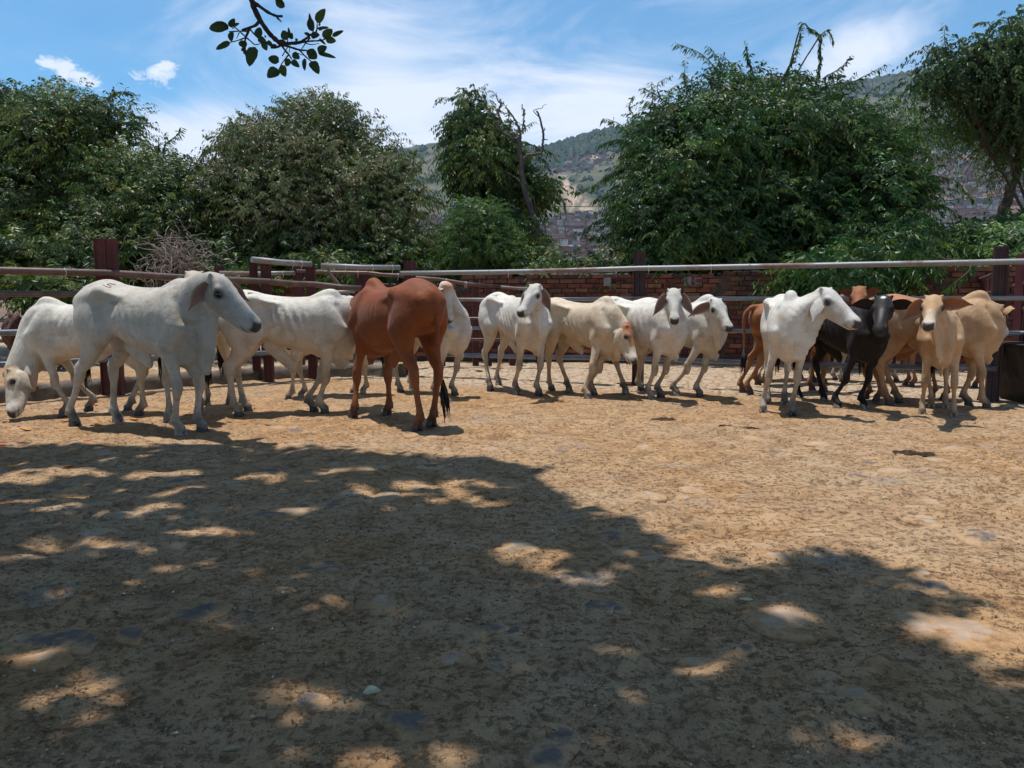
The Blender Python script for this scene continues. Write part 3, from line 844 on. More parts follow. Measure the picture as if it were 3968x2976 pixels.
def spaced(a, b, step, out):
    core = np.arange(a, b, step); r = [core[0]]; d = step
    left = []; x = core[0]
    while x > -out: d *= 1.35; x -= d; left.append(x)
    right = []; x = core[-1]; d = step
    while x < out: d *= 1.35; x += d; right.append(x)
    return np.array(left[::-1] + list(core) + right)
gx = spaced(-8.0, 8.0, 0.036, 4200)
gy1 = [1.3]
while gy1[-1] < 15: gy1.append(gy1[-1] + max(0.018, 0.0058 * gy1[-1]))
d_ = 0.1; pre = []; y_ = 1.3
while y_ > -4200: pre.append(y_ - d_); y_ -= d_; d_ *= 1.4
d_ = 0.12; post = []; y_ = gy1[-1]
while y_ < 4200: y_ += d_; post.append(y_); d_ *= 1.4
gy = np.array(pre[::-1] + gy1 + post)
GX, GY = np.meshgrid(gx, gy, indexing='xy')
GZ = ground_z(GX, GY)
far = np.clip((np.hypot(GX, GY) - 45) / 60, 0, 1); GZ = GZ - far * 6.0
nx_, ny_ = len(gx), len(gy)
ii = np.arange(nx_ * ny_).reshape(ny_, nx_)
gf = np.stack([ii[:-1, :-1], ii[:-1, 1:], ii[1:, 1:], ii[1:, :-1]], -1).reshape(-1, 4)
gme = np_mesh('ground', np.stack([GX, GY, GZ], -1).reshape(-1, 3), gf, True)

def dirt_nodes(nt, tc):
    """packed manure and dust over river stones: returns colour and height"""
    big = nt.noise(tc, 0.55, 5, 0.6)
    mid = nt.noise(tc, 3.2, 6, 0.65, 0.4)
    fine = nt.noise(tc, 34, 5, 0.75)
    straw = nt.noise(nt.mapping(tc, (1, 0.35, 1), (0, 0, 0.5)), 120, 3, 0.7)
    straw2 = nt.noise(nt.mapping(tc, (0.3, 1, 1), (0, 0, -0.4)), 130, 3, 0.7)
    c = nt.ramp(mid, [(0.28, (0.286, 0.155, 0.070)), (0.5, (0.432, 0.252, 0.123)), (0.72, (0.519, 0.330, 0.181))])
    c = nt.mix(nt.ramp(big, [(0.40, 0.0), (0.62, 0.65)]), c, (0.445, 0.308, 0.190))
    mulch = nt.ramp(nt.noise(tc, 4.2, 7, 0.75, 0.15), [(0.47, 0.0), (0.62, 0.85)])
    c = nt.mix(nt.math('MULTIPLY', mulch, nt.ramp(fine, [(0.42, 1.0), (0.60, 0.15)])), c, (0.186, 0.098, 0.044))
    c = nt.mix(nt.ramp(straw, [(0.66, 0.0), (0.72, 0.7)]), c, (0.552, 0.389, 0.209))
    c = nt.mix(nt.ramp(straw2, [(0.655, 0.0), (0.70, 0.65)]), c, (0.160, 0.086, 0.042))
    crumb = nt.ramp(nt.noise(nt.mapping(tc, (1, 1, 1)), 21, 7, 0.85, 0.0), [(0.53, 0.0), (0.61, 0.75)])
    c = nt.mix(nt.math('MULTIPLY', crumb, nt.ramp(nt.noise(tc, 2.6, 5, 0.65), [(0.40, 0.15), (0.58, 1.0)])), c, (0.177, 0.093, 0.041))
    c = nt.mix(nt.ramp(nt.noise(tc, 30, 6, 0.85, 0.0), [(0.58, 0.0), (0.66, 0.6)]), c, (0.552, 0.406, 0.248))
    h = nt.math('ADD', nt.math('MULTIPLY', crumb, 0.9), nt.math('MULTIPLY', fine, 0.8))
    h = nt.math('ADD', h, nt.math('ADD', nt.math('MULTIPLY', straw, 0.5), nt.math('MULTIPLY', straw2, 0.5)))
    return c, h
MAT_GROUND, nt, b = material('packed dirt', 0.95, 0.12)
tc = nt.new('ShaderNodeTexCoord').outputs['Object']
c, h = dirt_nodes(nt, tc)
# worn grey stone faces showing through the dirt
vor = nt.new('ShaderNodeTexVoronoi', feature='SMOOTH_F1'); vor.inputs['Scale'].default_value = 1.9; vor.inputs['Smoothness'].default_value = 0.35
wob = nt.noise(tc, 2.3, 4, 0.6, out='Color')
nt.link(nt.mix(0.18, tc, wob), vor.inputs['Vector'])
stone = nt.math('MULTIPLY', nt.ramp(vor.outputs['Distance'], [(0.16, 1.0), (0.30, 0.0)]), nt.ramp(nt.noise(tc, 7.5, 5, 0.7, 0.8), [(0.44, 0.0), (0.56, 1.0)]))
stone = nt.math('MULTIPLY', stone, nt.ramp(nt.noise(tc, 0.8, 2, 0.5), [(0.42, 0.0), (0.55, 0.8)]))
stc = nt.ramp(nt.noise(tc, 12, 4), [(0.3, (0.206, 0.173, 0.145)), (0.7, (0.340, 0.278, 0.220))])
c2 = nt.mix(stone, c, stc)
# farther back, past the pen, the paving is paler and dustier
sepg = nt.new('ShaderNodeSeparateXYZ'); nt.link(tc, sepg.inputs[0])
ln = nt.math('ADD', sepg.outputs[1], nt.math('MULTIPLY', sepg.outputs[0], 0.40))
pale = nt.ramp(nt.math('ADD', nt.math('MULTIPLY', nt.math('SUBTRACT', ln, 11.6), 0.6), nt.math('MULTIPLY', nt.noise(tc, 1.3, 4), 0.8)), [(0.35, 0.0), (0.9, 0.8)])
cob = nt.new('ShaderNodeTexVoronoi', feature='DISTANCE_TO_EDGE'); cob.inputs['Scale'].default_value = 5.5
nt.link(nt.mix(0.1, tc, wob), cob.inputs['Vector'])
cobc = nt.mix(nt.ramp(cob.outputs['Distance'], [(0.02, 0.0), (0.09, 1.0)]), (0.268, 0.168, 0.092), nt.ramp(nt.noise(tc, 6, 3), [(0.3, (0.433, 0.317, 0.211)), (0.7, (0.597, 0.470, 0.343))]))
c3 = nt.mix(pale, c2, cobc)
nt.link(c3, b.inputs['Base Color'])
hh_ = nt.math('ADD', nt.math('MULTIPLY', h, nt.math('SUBTRACT', 1.0, nt.math('MULTIPLY', stone, 0.8))), nt.math('MULTIPLY', stone, 0.8))
bump(nt, b, hh_, 0.85, 0.014)
ground = mesh_obj('ground', gme, MAT_GROUND); ground['kind'] = 'structure'

# river stones set in the dirt, worn flush
def stone_mat(name, base, dirty):
    m, nt, b = material(name, 0.95, 0.08)
    tc = nt.new('ShaderNodeTexCoord').outputs['Object']
    geo = nt.new('ShaderNodeNewGeometry')
    w = nt.new('ShaderNodeTexCoord').outputs['Object']
    dc, hh = dirt_nodes(nt, geo.outputs['Position'])
    sc = nt.ramp(nt.noise(geo.outputs['Position'], 9, 5, 0.6), [(0.3, tuple(x * 0.78 for x in base)), (0.7, tuple(x * 1.2 for x in base))])
    nz = nt.new('ShaderNodeSeparateXYZ'); nt.link(tc, nz.inputs[0])
    edge = nt.ramp(nt.math('ADD', nz.outputs[2], nt.math('MULTIPLY', nt.math('SUBTRACT', nt.noise(geo.outputs['Position'], 11, 5, 0.7), 0.5), 1.5)), [(0.58 + dirty, 1.0), (0.92 + dirty, 0.0)])
    nt.link(nt.mix(edge, sc, dc), b.inputs['Base Color'])
    bump(nt, b, nt.math('ADD', nt.noise(geo.outputs['Position'], 60, 4, 0.7), nt.math('MULTIPLY', hh, nt.math('MULTIPLY', edge, 0.5))), 0.5, 0.006)
    return m
SM = [stone_mat('grey river stone', (0.150, 0.122, 0.104), 0.16), stone_mat('pinkish river stone', (0.38, 0.27, 0.19), 0.2), stone_mat('dusty river stone', (0.36, 0.27, 0.19), 0.3)]
def stone_mesh(seed, mat):
    r = np.random.default_rng(seed); m = MB(); nu, nv = 18, 7; vs = []
    ph = r.uniform(0, 6.28, 4); am = r.uniform(0.05, 0.22, 4)
    for i in range(-1, nv):
        t = max(i, 0) / (nv - 1); rr = math.cos(t * math.pi / 2) ** 0.75 if i < nv - 1 else 0.0; z = math.sin(t * math.pi / 2) if i >= 0 else -2.2
        for j in range(nu):
            a = 2 * math.pi * j / nu
            k = 1 + am[0] * math.sin(a + ph[0]) + am[1] * math.sin(2 * a + ph[1]) + am[2] * math.sin(3 * a + ph[2]) * 0.7 + am[3] * math.sin(5 * a + ph[3]) * 0.3
            vs.append((rr * k * math.cos(a), rr * k * math.sin(a), z * (1 + 0.12 * math.sin(2 * a + ph[3]) * rr)))
    fs = []
    for i in range(nv):
        for j in range(nu): fs.append((i * nu + j, i * nu + (j + 1) % nu, (i + 1) * nu + (j + 1) % nu, (i + 1) * nu + j))
    m.add(vs, fs, 0, True); me = m.mesh('stone'); me.materials.append(mat); return me
STM = [stone_mesh(i, SM[i % 3]) for i in range(12)]
# stones one can pick out in the photograph: (px, py, half width px, kind)
named = [(1300, 1962, 75, 0), (520, 2470, 90, 0), (760, 2380, 150, 0), (200, 2480, 190, 0), (2150, 2880, 230, 0), (1560, 2790, 170, 0), (1120, 2550, 40, 0),
         (3020, 2150, 60, 1), (3660, 2440, 240, 1), (3640, 2280, 90, 0), (3050, 2390, 190, 1), (2390, 2350, 70, 0), (1960, 2130, 70, 2), (1410, 1520, 45, 1),
         (1130, 1655, 40, 1), (600, 1700, 60, 2), (500, 1730, 80, 2), (400, 1760, 90, 1), (1910, 1745, 60, 1), (1690, 1690, 60, 1), (2270, 1795, 40, 0),
         (3830, 2080, 120, 0), (3600, 1930, 50, 1), (3540, 1960, 45, 1), (2780, 1975, 40, 2), (2050, 1655, 45, 1), (1760, 1660, 45, 2), (900, 1870, 60, 1), (640, 1990, 70, 1),
         (1500, 1930, 80, 2), (350, 2080, 90, 2), (1480, 2330, 110, 2), (1100, 2300, 60, 2), (1930, 2560, 90, 0), (2700, 2560, 90, 2), (3330, 2700, 110, 2),
         (2560, 2080, 70, 2), (950, 1600, 40, 2), (330, 1615, 55, 2), (2900, 1700, 60, 2), (3950, 1760, 45, 0), (60, 1990, 60, 2), (2420, 1500, 40, 0), (2600, 1480, 35, 0)]
rs_ = np.random.default_rng(3)
for (px, py, hw, kd) in named:
    p = gnd(px, py); r = 0.85 * hw / FPX * math.hypot(p.x, p.y)
    me = STM[(int(px) % 4) * 3 + kd]
    o = mesh_obj('stone', me, None, ground); o.rotation_euler = (0, 0, rs_.uniform(0, 6.28))
    asp = rs_.uniform(0.7, 1.0)
    o.scale = (r, r * asp, min(0.026, 0.016 + 0.03 * r)); o.location = (p.x, p.y, float(np.mean(ground_z(p.x + r * 0.8 * np.cos(np.arange(8)), p.y + r * 0.8 * np.sin(np.arange(8))))) - 0.010)
k_ = 0
while k_ < 150:
    y = rs_.uniform(1.9, 10.5); x = rs_.uniform(-0.66, 0.66) * y * 1.05
    if rs_.uniform() > 0.55 + 0.06 * y: continue
    r = abs(rs_.normal(0.07, 0.035)) + 0.025
    o = mesh_obj('stone', STM[rs_.integers(12)], None, ground); o.rotation_euler = (0, 0, rs_.uniform(0, 6.28))
    o.scale = (r, r * rs_.uniform(0.6, 1.0), rs_.uniform(0.010, 0.022) + r * 0.05); o.location = (x, y, gz(x, y) - 0.010)
    k_ += 1

# straw, chips and crumbs trodden into the dirt: one mass
def scraps(n, area, smin, smax, seed):
    r = np.random.default_rng(seed)
    y = area[0] * (area[1] / area[0]) ** r.uniform(0, 1, n); x = r.uniform(-0.68, 0.68, n) * y
    cl_ = fbm(x * 2.2, y * 2.2, 3, 40)
    keep = r.uniform(0, 1, n) < np.clip((cl_ - 0.30) * 3, 0.12, 1); x, y = x[keep], y[keep]; n = len(x)
    z = ground_z(x, y)
    a = r.uniform(0, 6.28, n); L = r.uniform(smin, smax, n) * (1 + 0.10 * y); Wd = L * r.uniform(0.15, 0.7, n)
    ca, sa = np.cos(a), np.sin(a); tz = r.uniform(-0.2, 0.25, n) * L * 0.6
    P = np.stack([x, y, z + 0.003], 1)
    u = np.stack([ca * L, sa * L, tz], 1); v = np.stack([-sa * Wd, ca * Wd, r.uniform(-0.4, 0.4, n) * Wd], 1)
    up = np.array([0, 0, 1.0]) * (Wd * 0.45)[:, None]
    V = np.stack([P - u * 0.5, P + v * 0.5, P + u * 0.5, P - v * 0.5, P + up + np.array([0, 0, 0.002])], 1)
    base = np.arange(n)[:, None] * 5
    F = np.concatenate([base + np.array([0, 4, 1]), base + np.array([1, 4, 2]), base + np.array([2, 4, 3]), base + np.array([3, 4, 0])], 0)
    return V.reshape(-1, 3), F, n
V_, F_, n_ = scraps(20000, (1.7, 10.5), 0.003, 0.016, 11)
me = np_mesh('litter', V_, F_, False)
rc = np.random.default_rng(5); kk = rc.uniform(0, 1, n_)
pal = np.array([(0.17, 0.105, 0.060), (0.25, 0.16, 0.09), (0.24, 0.155, 0.088), (0.44, 0.32, 0.19), (0.62, 0.56, 0.46)])
ci = np.searchsorted([0.24, 0.50, 0.76, 0.975], kk); colr = pal[ci] * rc.uniform(0.75, 1.2, (n_, 1))
ca = me.color_attributes.new('coat', 'FLOAT_COLOR', 'POINT')
ca.data.foreach_set('color', np.column_stack([np.repeat(colr, 5, 0), np.ones(n_ * 5)]).astype(np.float32).ravel())
MAT_LITTER, nt, b = material('chaff', 0.9, 0.15); nt.link(nt.new('ShaderNodeAttribute', attribute_name='coat').outputs['Color'], b.inputs['Base Color'])
tag(mesh_obj('litter', me, MAT_LITTER), 'trodden straw, chips and crumbs scattered over the packed dirt', 'litter', kind='stuff')

# dry leaves, peel scraps and dung one can point to
def leaf_mesh(name, L, Wd, curl, seed, mat):
    r = np.random.default_rng(seed); m = MB(); n = 7; vs = []
    for i in range(n):
        t = i / (n - 1); w = Wd * math.sin(math.pi * t ** 0.8) ** 0.8 * 0.5 + 0.0006
        for u in (-1, 0, 1):
            vs.append(((t - 0.5) * L, u * w * r.uniform(0.85, 1.1), curl * (abs(u) * w * 1.2 + (t - 0.5) ** 2 * L) + (0.004 if u else 0.0) * r.uniform(0, 1)))
    fs = []
    for i in range(n - 1):
        for j in range(2): fs.append((i * 3 + j, i * 3 + j + 1, (i + 1) * 3 + j + 1, (i + 1) * 3 + j))
    m.add(vs, fs, 0, True); me = m.mesh(name); me.materials.append(mat); return me
MAT_DRYLEAF = simple_mat('dry leaf', (0.42, 0.33, 0.19), 0.7, 0.3, 0.3, 40)
MAT_PALELEAF = simple_mat('pale leaf', (0.62, 0.53, 0.34), 0.7, 0.3, 0.2, 40)
MAT_PEEL = simple_mat('orange peel', (0.70, 0.30, 0.06), 0.6, 0.3, 0.2, 60)
MAT_RED = simple_mat('red peel', (0.55, 0.10, 0.03), 0.6, 0.3, 0.2, 60)
MAT_DUNG = simple_mat('dry dung', (0.075, 0.045, 0.028), 0.95, 0.1, 0.4, 30, 0.8, 60)
lv = [(1443, 2692, 0.075, 'round pale leaf lying on the grey stone at the bottom'), (2890, 2334, 0.075, 'long cream leaf lying flat beside the light patch on the stone'),
      (1360, 2380, 0.035, 'small tan leaf curled up in the middle of the shade'), (2580, 2500, 0.045, 'pale leaf with square end in the dark shade'),
      (3430, 1934, 0.05, 'thin cream leaf in the sun right of centre'), (825, 1912, 0.055, 'olive leaf on the shaded dirt beyond the grey stones'),
      (45, 2080, 0.06, 'whitish leaf at the left edge of the shade'), (3015, 2560, 0.035, 'small pale leaf scrap beneath the bluish stone'), (1455, 2645, 0.02, 'tiny white leaf scrap above the round pale leaf'),
      (2220, 2330, 0.04, 'yellow mottled leaf on the shaded dirt'), (900, 2900, 0.07, 'grey papery leaf near the bottom edge'), (3100, 2950, 0.05, 'brown leaf sliver at the bottom edge right of centre')]
for i, (px, py, L, lab) in enumerate(lv):
    p = gnd(px, py); L *= 0.8; me = leaf_mesh('dry_leaf', L, L * (0.32 + 0.1 * (i % 3)) if i else L * 0.8, 0.6, i, MAT_PALELEAF if i in (0, 1, 4, 8, 3) else MAT_DRYLEAF)
    o = mesh_obj('dry_leaf', me); o.location = (p.x, p.y, gz(p.x, p.y) + 0.005); o.rotation_euler = (0.1, -0.12, rs_.uniform(-0.5, 0.5))
    tag(o, lab, 'leaf', 'dry leaves fallen on the dirt')
pl = [(222, 1586, 1, 'red'), (85, 1661, 1, 'red'), (100, 1672, 0, 'orange'), (20, 1635, 0, 'orange'), (255, 1637, 0, 'orange'), (393, 1633, 0, 'yellow'), (380, 1652, 0, 'orange'), (520, 1634, 0, 'yellow'),
      (552, 1575, 1, 'red'), (370, 1568, 1, 'red'), (50, 1815, 0, 'orange'), (268, 1815, 0, 'orange'), (772, 1606, 0, 'orange'), (1040, 1650, 0, 'orange'), (5, 1722, 1, 'red'), (1100, 1697, 1, 'red'), (340, 1708, 1, 'red')]
PEEL_LAB = ['red peel scrap between the front hooves of the grazing steer', 'red peel scrap at the shade edge below the grazing head', 'second red peel scrap just under the first at the shade edge',
 'orange peel scrap beside the grazing muzzle at the left edge', 'orange peel scrap left of the big steer hind hoof', 'yellow peel scrap between the big steer hind hooves', 'orange peel scrap under the big steer belly shadow',
 'yellow peel scrap lying on the big steer shadow', 'red peel scrap behind the big steer under its belly', 'red peel scrap right of the grazing steer front hooves', 'orange peel curl in the shade at the left, nearest the edge',
 'orange peel curl in the shade below the big steer hind hoof', 'orange peel scrap behind the big steer front hooves', 'orange peel scrap in front of the bony steer hind hooves', 'red peel sliver cut by the left edge of the picture', 'red peel sliver right of the big steer, in front of the bony one', 'red peel flake in the shade strip before the big steer']
PM = [leaf_mesh('peel_scrap', 0.10, 0.045, 0.5, 40, MAT_PEEL), leaf_mesh('peel_scrap', 0.09, 0.03, 0.4, 41, MAT_RED)]
for i, (px, py, kd, cn) in enumerate(pl):
    p = gnd(px, py); o = mesh_obj('peel_scrap', PM[kd]); o.location = (p.x, p.y, gz(p.x, p.y) + 0.004); o.rotation_euler = (rs_.uniform(-.2, .2), rs_.uniform(-.2, .2), rs_.uniform(-0.6, 0.6))
    k = 0.8 + 0.5 * ((i * 7) % 5) / 5; o.scale = (k, k, k)
    tag(o, PEEL_LAB[i], 'peel', 'scraps of fruit peel on the ground')
def clump_mesh(seed):
    r = np.random.default_rng(seed); m = MB(); nu, nv = 22, 8; vs = []
    ph = r.uniform(0, 6.28, 5); am = r.uniform(0.08, 0.35, 5)
    for i in range(nv + 1):
        t = i / nv; rr = (1 - t) ** 0.8
        for j in range(nu):
            a = 2 * math.pi * j / nu; k = 1 + am[0] * math.sin(a + ph[0]) + am[1] * math.sin(3 * a + ph[1]) + am[2] * math.sin(5 * a + ph[2]) + am[3] * 0.5 * math.sin(8 * a + ph[3])
            zz = 0.03 * t + 0.014 * math.sin(4 * a + 7 * t + ph[4]) * rr * (t > 0) + r.uniform(-0.004, 0.004)
            vs.append((0.14 * rr * k * math.cos(a), 0.075 * rr * k * math.sin(a), zz - 0.004))
    fs = [(i * nu + j, i * nu + (j + 1) % nu, (i + 1) * nu + (j + 1) % nu, (i + 1) * nu + j) for i in range(nv) for j in range(nu)]
    m.add(vs, fs, 0, False); me = m.mesh('dung_clump'); me.materials.append(MAT_DUNG); return me
for (px, py, k, lab) in [(2577, 1628, 1.0, 'crumbled dung clump in the sun in front of the cream calf'), (3520, 1768, 1.1, 'flat dark dung smear on the open dirt at right'), (2805, 1655, 0.5, 'small dung crumbs in front of the brown calf'),
                         (2910, 1663, 0.6, 'small dung lump left of the white calf hooves'), (2430, 1483, 1.0, 'dark lump beside the middle fence post'), (1160, 1670, 0.6, 'small dark clump in front of the white steer with painted number'),
                         (2770, 1425, 0.8, 'dung lumps on the paving behind the lowest rail'), (1855, 1437, 0.7, 'dark clod on the pale paving left of the white calf'), (820, 1455, 0.9, 'dark clod on the paving beyond the kerb')]:
    p = gnd(px, py); o = mesh_obj('dung_clump', clump_mesh(int(px))); o.location = (p.x, p.y, gz(p.x, p.y)); o.scale = (k, k, k)
    tag(o, lab, 'dung', 'dung clumps on the ground')
# ================================================================== fences, kerb, wall, trough
MAT_PIPE, nt, b = material('weathered pipe', 0.42, 0.5)
tc = nt.new('ShaderNodeTexCoord').outputs['Object']
rust = nt.ramp(nt.noise(nt.mapping(tc, (0.8, 0.8, 2.0)), 1.1, 5, 0.6, 0.3), [(0.52, 0.0), (0.60, 0.85)])
fl = nt.noise(tc, 40, 4, 0.7)
g_ = nt.ramp(fl, [(0.3, (0.19, 0.185, 0.18)), (0.7, (0.30, 0.285, 0.27))])
r_ = nt.ramp(fl, [(0.3, (0.13, 0.065, 0.045)), (0.7, (0.26, 0.14, 0.09))])
nt.link(nt.mix(rust, g_, r_), b.inputs['Base Color']); b.inputs['Metallic'].default_value = 0.1
nt.link(nt.ramp(rust, [(0.0, 0.48), (1.0, 0.85)]), b.inputs['Roughness']); bump(nt, b, fl, 0.25, 0.003)
MAT_PIPE_DARK = simple_mat('dark rusty pipe', (0.13, 0.075, 0.06), 0.5, 0.5, 0.4, 6, 0.3, 80, 0.3)
MAT_PIPE_BLUE = simple_mat('painted grey pipe', (0.17, 0.18, 0.205), 0.35, 0.5, 0.25, 5, 0.15, 60, 0.35)
MAT_POST = simple_mat('maroon post paint', (0.105, 0.024, 0.022), 0.6, 0.4, 0.45, 4, 0.3, 50)
MAT_POST_DARK = simple_mat('dark maroon post paint', (0.050, 0.022, 0.020), 0.6, 0.4, 0.4, 4, 0.3, 50)
MAT_WIRE = simple_mat('white wire', (0.7, 0.7, 0.68), 0.5, 0.3)
MAT_CONC = simple_mat('rough concrete', (0.135, 0.108, 0.085), 0.95, 0.15, 0.45, 5, 0.9, 35)
MAT_CONC_G = simple_mat('grey cement block', (0.20, 0.195, 0.185), 0.9, 0.15, 0.3, 7, 0.6, 40)

def post_mesh(mb, x, y, z0, z1, w, d, ang, cap=True):
    """rolled steel channel pair: two flanges and a recessed web"""
    M = Matrix.Rotation(ang, 4, 'Z'); hgt = z1 - z0; cz = (z0 + z1) / 2; t = 0.014
    for sx in (-1, 1): mb.box((x, y, cz), (t, d, hgt), 0, Matrix.Translation(M @ Vector((sx * (w / 2 - t / 2), 0, 0))) @ M)
    mb.box((x, y, cz), (w - 2 * t - 0.001, d * 0.62, hgt - 0.006), 0, M)
    mb.box((x, y, cz), (0.018, d * 0.80, hgt - 0.02), 0, M)
def post(parent, x, y, z1, w=0.15, d=0.14, ang=0.0, z0=-0.05, mat=None, name='post'):
    m = MB(); post_mesh(m, 0, 0, z0, z1, w, d, ang); o = m.build(name, mat or MAT_POST, parent); o.location = (x, y, 0); return o
def rail(parent, pts, r, mat=None, joints=True, name='rail', wires=0, seed=0):
    rr = random.Random(seed + len(pts)); m = MB(); pts = [Vector(p) for p in pts]
    # subdivide with a slight sag and unevenness
    P = []
    for a, b_ in zip(pts[:-1], pts[1:]):
        n = max(2, int((b_ - a).length / 0.8))
        for i in range(n):
            t = i / n; p = a.lerp(b_, t); P.append(p + Vector((0, 0, -0.012 * math.sin(math.pi * t) + rr.uniform(-.002, .002))))
    P.append(pts[-1]); m.tube(P, r, 14)
    if joints:
        for i in range(2, len(P) - 1, 5):
            d = (P[i + 1] - P[i]).normalized(); m.tube([P[i] - d * 0.012, P[i] + d * 0.012], r * 1.06, 14)
    o = m.build(name, mat or MAT_PIPE, parent)
    for i in range(wires):
        t = rr.uniform(0.05, 0.95) * (len(P) - 1); k = int(t); p = P[k].lerp(P[k + 1], t - k); d = (P[k + 1] - P[k]).normalized()
        w = MB(); side = d.cross(Vector((0, 0, 1))).normalized(); upv = side.cross(d)
        w.tube([p + (side * math.cos(a) + upv * math.sin(a)) * (r + 0.004) + d * 0.012 * a / 6.3 for a in np.linspace(0, 6.6, 14)] + [p + Vector((0, 0, -r - 0.05)) + side * 0.01], 0.0035, 5)
        w.build('wire_tie', MAT_WIRE, o)
    return o

P1 = at(1578, 1160, 13.6); P2 = at(2470, 1160, 12.2); P3 = at(3872, 1160, 10.1)
def xy(v, z): return Vector((v.x, v.y, z))
# --- main back fence
ext = (P3 - P2).normalized()
f1 = empty('pipe_fence', (0, 0, 0), 0, 'long four-rail pipe fence on maroon posts behind the calves on the right', 'fence')
fa = math.atan2(P3.y - P1.y, P3.x - P1.x)
back = Vector((-math.sin(fa), math.cos(fa), 0)) * 0.10
if back.y < 0: back = -back
for p, z1, mt in ((P3 + ext * 5.6, 1.95, MAT_POST), (P1, 1.95, MAT_POST), (P2, 2.03, MAT_POST_DARK), (P3, 1.965, MAT_POST_DARK)):
    q = p + back; post(f1, q.x, q.y, z1, 0.155, 0.13, fa, mat=mt)
R0 = at(1552, 1160, 13.55); RE = P3 + ext * 6.0
rail(f1, [xy(R0, 1.735), xy(P2, 1.765), xy(RE, 1.79)], 0.038, MAT_PIPE, wires=7, seed=3)
R1 = at(1700, 1160, 13.4)
rail(f1, [xy(R1, 1.30), xy(P2, 1.315), xy(RE, 1.34)], 0.030, MAT_PIPE, seed=4)
RB = P3 + ext * 0.25
rail(f1, [xy(R1, 0.835), xy(P2, 0.85), xy(RB, 0.875)], 0.029, MAT_PIPE_BLUE, seed=5)
rail(f1, [xy(R1, 0.385), xy(P2, 0.40), xy(P3 + ext * 0.02, 0.425)], 0.036, MAT_PIPE_BLUE, seed=6)

# --- left fence standing on the kerb
L0 = Vector((-9.2, 7.3, 0)); N1 = at(432, 1160, 10.96); PA = at(1048, 1160, 12.6); PB = at(1221, 1160, 13.2)
f2 = empty('pipe_fence', (0, 0, 0), 0, 'dark rusty pipe fence along the kerb behind the white steers at left', 'fence')
fa2 = math.atan2(PA.y - N1.y, PA.x - N1.x); b2 = Vector((-math.sin(fa2), math.cos(fa2), 0)) * 0.12
n1 = N1 + b2; post(f2, n1.x, n1.y, 2.12, 0.26, 0.20, fa2 - 0.55)
for q, w in ((PA, 0.14), (PB, 0.14)): post(f2, q.x + b2.x, q.y + b2.y, 1.97 if w and q is PA else 1.86, w, 0.14, 0.1)
qa = at(1000, 1160, 12.8); post(f2, qa.x + b2.x, qa.y + b2.y, 1.90, 0.13, 0.12, 0.3)
rail(f2, [xy(L0, 1.70), xy(N1, 1.655), xy(PA, 1.575), xy(PB, 1.545), at(1400, 1118, 13.4)], 0.048, MAT_PIPE_DARK, wires=3, seed=7)
rail(f2, [xy(L0, 1.40), xy(N1, 1.37), xy(PA, 1.345)], 0.040, MAT_PIPE_DARK, seed=8)
rail(f2, [xy(L0, 0.93), xy(N1, 0.88), xy(PA, 0.86), xy(PB, 0.86), xy(P1, 0.83)], 0.040, MAT_PIPE_BLUE, seed=9)
rail(f2, [xy(L0, 0.52), xy(N1, 0.48), xy(PA, 0.46), xy(PB, 0.45), xy(P1, 0.42)], 0.040, MAT_PIPE_BLUE, seed=10)
tp = [at(975, 1005, 12.3), at(1206, 1024, 12.95), at(1245, 1029, 13.05), at(1550, 1037, 13.5)]
rail(f2, tp[:2], 0.046, MAT_PIPE, wires=2, seed=11); rail(f2, tp[2:], 0.042, MAT_PIPE, wires=3, seed=12)

# --- fences farther back
f3 = empty('pipe_fence', (0, 0, 0), 0, 'distant galvanised pipe fence seen through the rails at far left', 'fence')
def fpt(px, Y): return at(px, 1160, Y)
for px in (-330, 240, 660, 850): q = fpt(px, 19.5 if px < 500 else 17.5); post(f3, q.x, q.y, 1.82, 0.17, 0.15, 0.1)
for z in (1.79, 1.33, 0.80, 0.30): rail(f3, [xy(fpt(-700, 19.8), z), xy(fpt(240, 19.4), z), xy(fpt(855, 17.4), z)], 0.045, MAT_PIPE, seed=int(z * 10))
f4 = empty('pipe_fence', (0, 0, 0), 0, 'low rusty pipe fence sloping away behind the red bull', 'fence')
qs = [fpt(853, 15.8), fpt(1160, 15.4), fpt(1395, 15.3), fpt(1425, 15.3), fpt(1712, 15.5), fpt(1842, 15.7), fpt(1893, 15.8), fpt(1985, 15.9)]
tops = [1034, 1033, 1048, 1047, 1082, 1088, 1108, 1106]
for q, ty in zip(qs, tops):
    d = ray(0, ty); post(f4, q.x, q.y, CAMH + d[2] * q.y + 0.03, 0.15 if ty < 1060 else 0.12, 0.12, 0.1)
rail(f4, [at(853, 1058, 15.7), at(1142, 1058, 15.3)], 0.040, MAT_PIPE, wires=1, seed=21)
rail(f4, [at(1150, 1050, 15.2), at(1425, 1058, 15.2), at(1545, 1067, 15.3), at(1700, 1083, 15.4), at(1910, 1110, 15.6)], 0.036, MAT_PIPE_DARK, wires=7, seed=22)
rail(f4, [at(1255, 1129, 14.8), at(1375, 1130, 14.8)], 0.030, MAT_PIPE, seed=23)
rail(f4, [at(1940, 1112, 15.6), at(2060, 1118, 15.6)], 0.03, MAT_PIPE, seed=24)
for z in (0.95, 0.55): rail(f4, [at(1400, 1160, 15.2).xyz * 1.0 + Vector((0, 0, z - 1.3)), at(2330, 1160, 15.2) + Vector((0, 0, z - 1.3))], 0.028, MAT_PIPE_DARK, seed=25)
m = MB(); m.tube([at(1270, 1050, 14.9), at(1352, 1148, 14.9)], 0.035, 4, sm=False); m.build('brace', MAT_PIPE_DARK, f4)

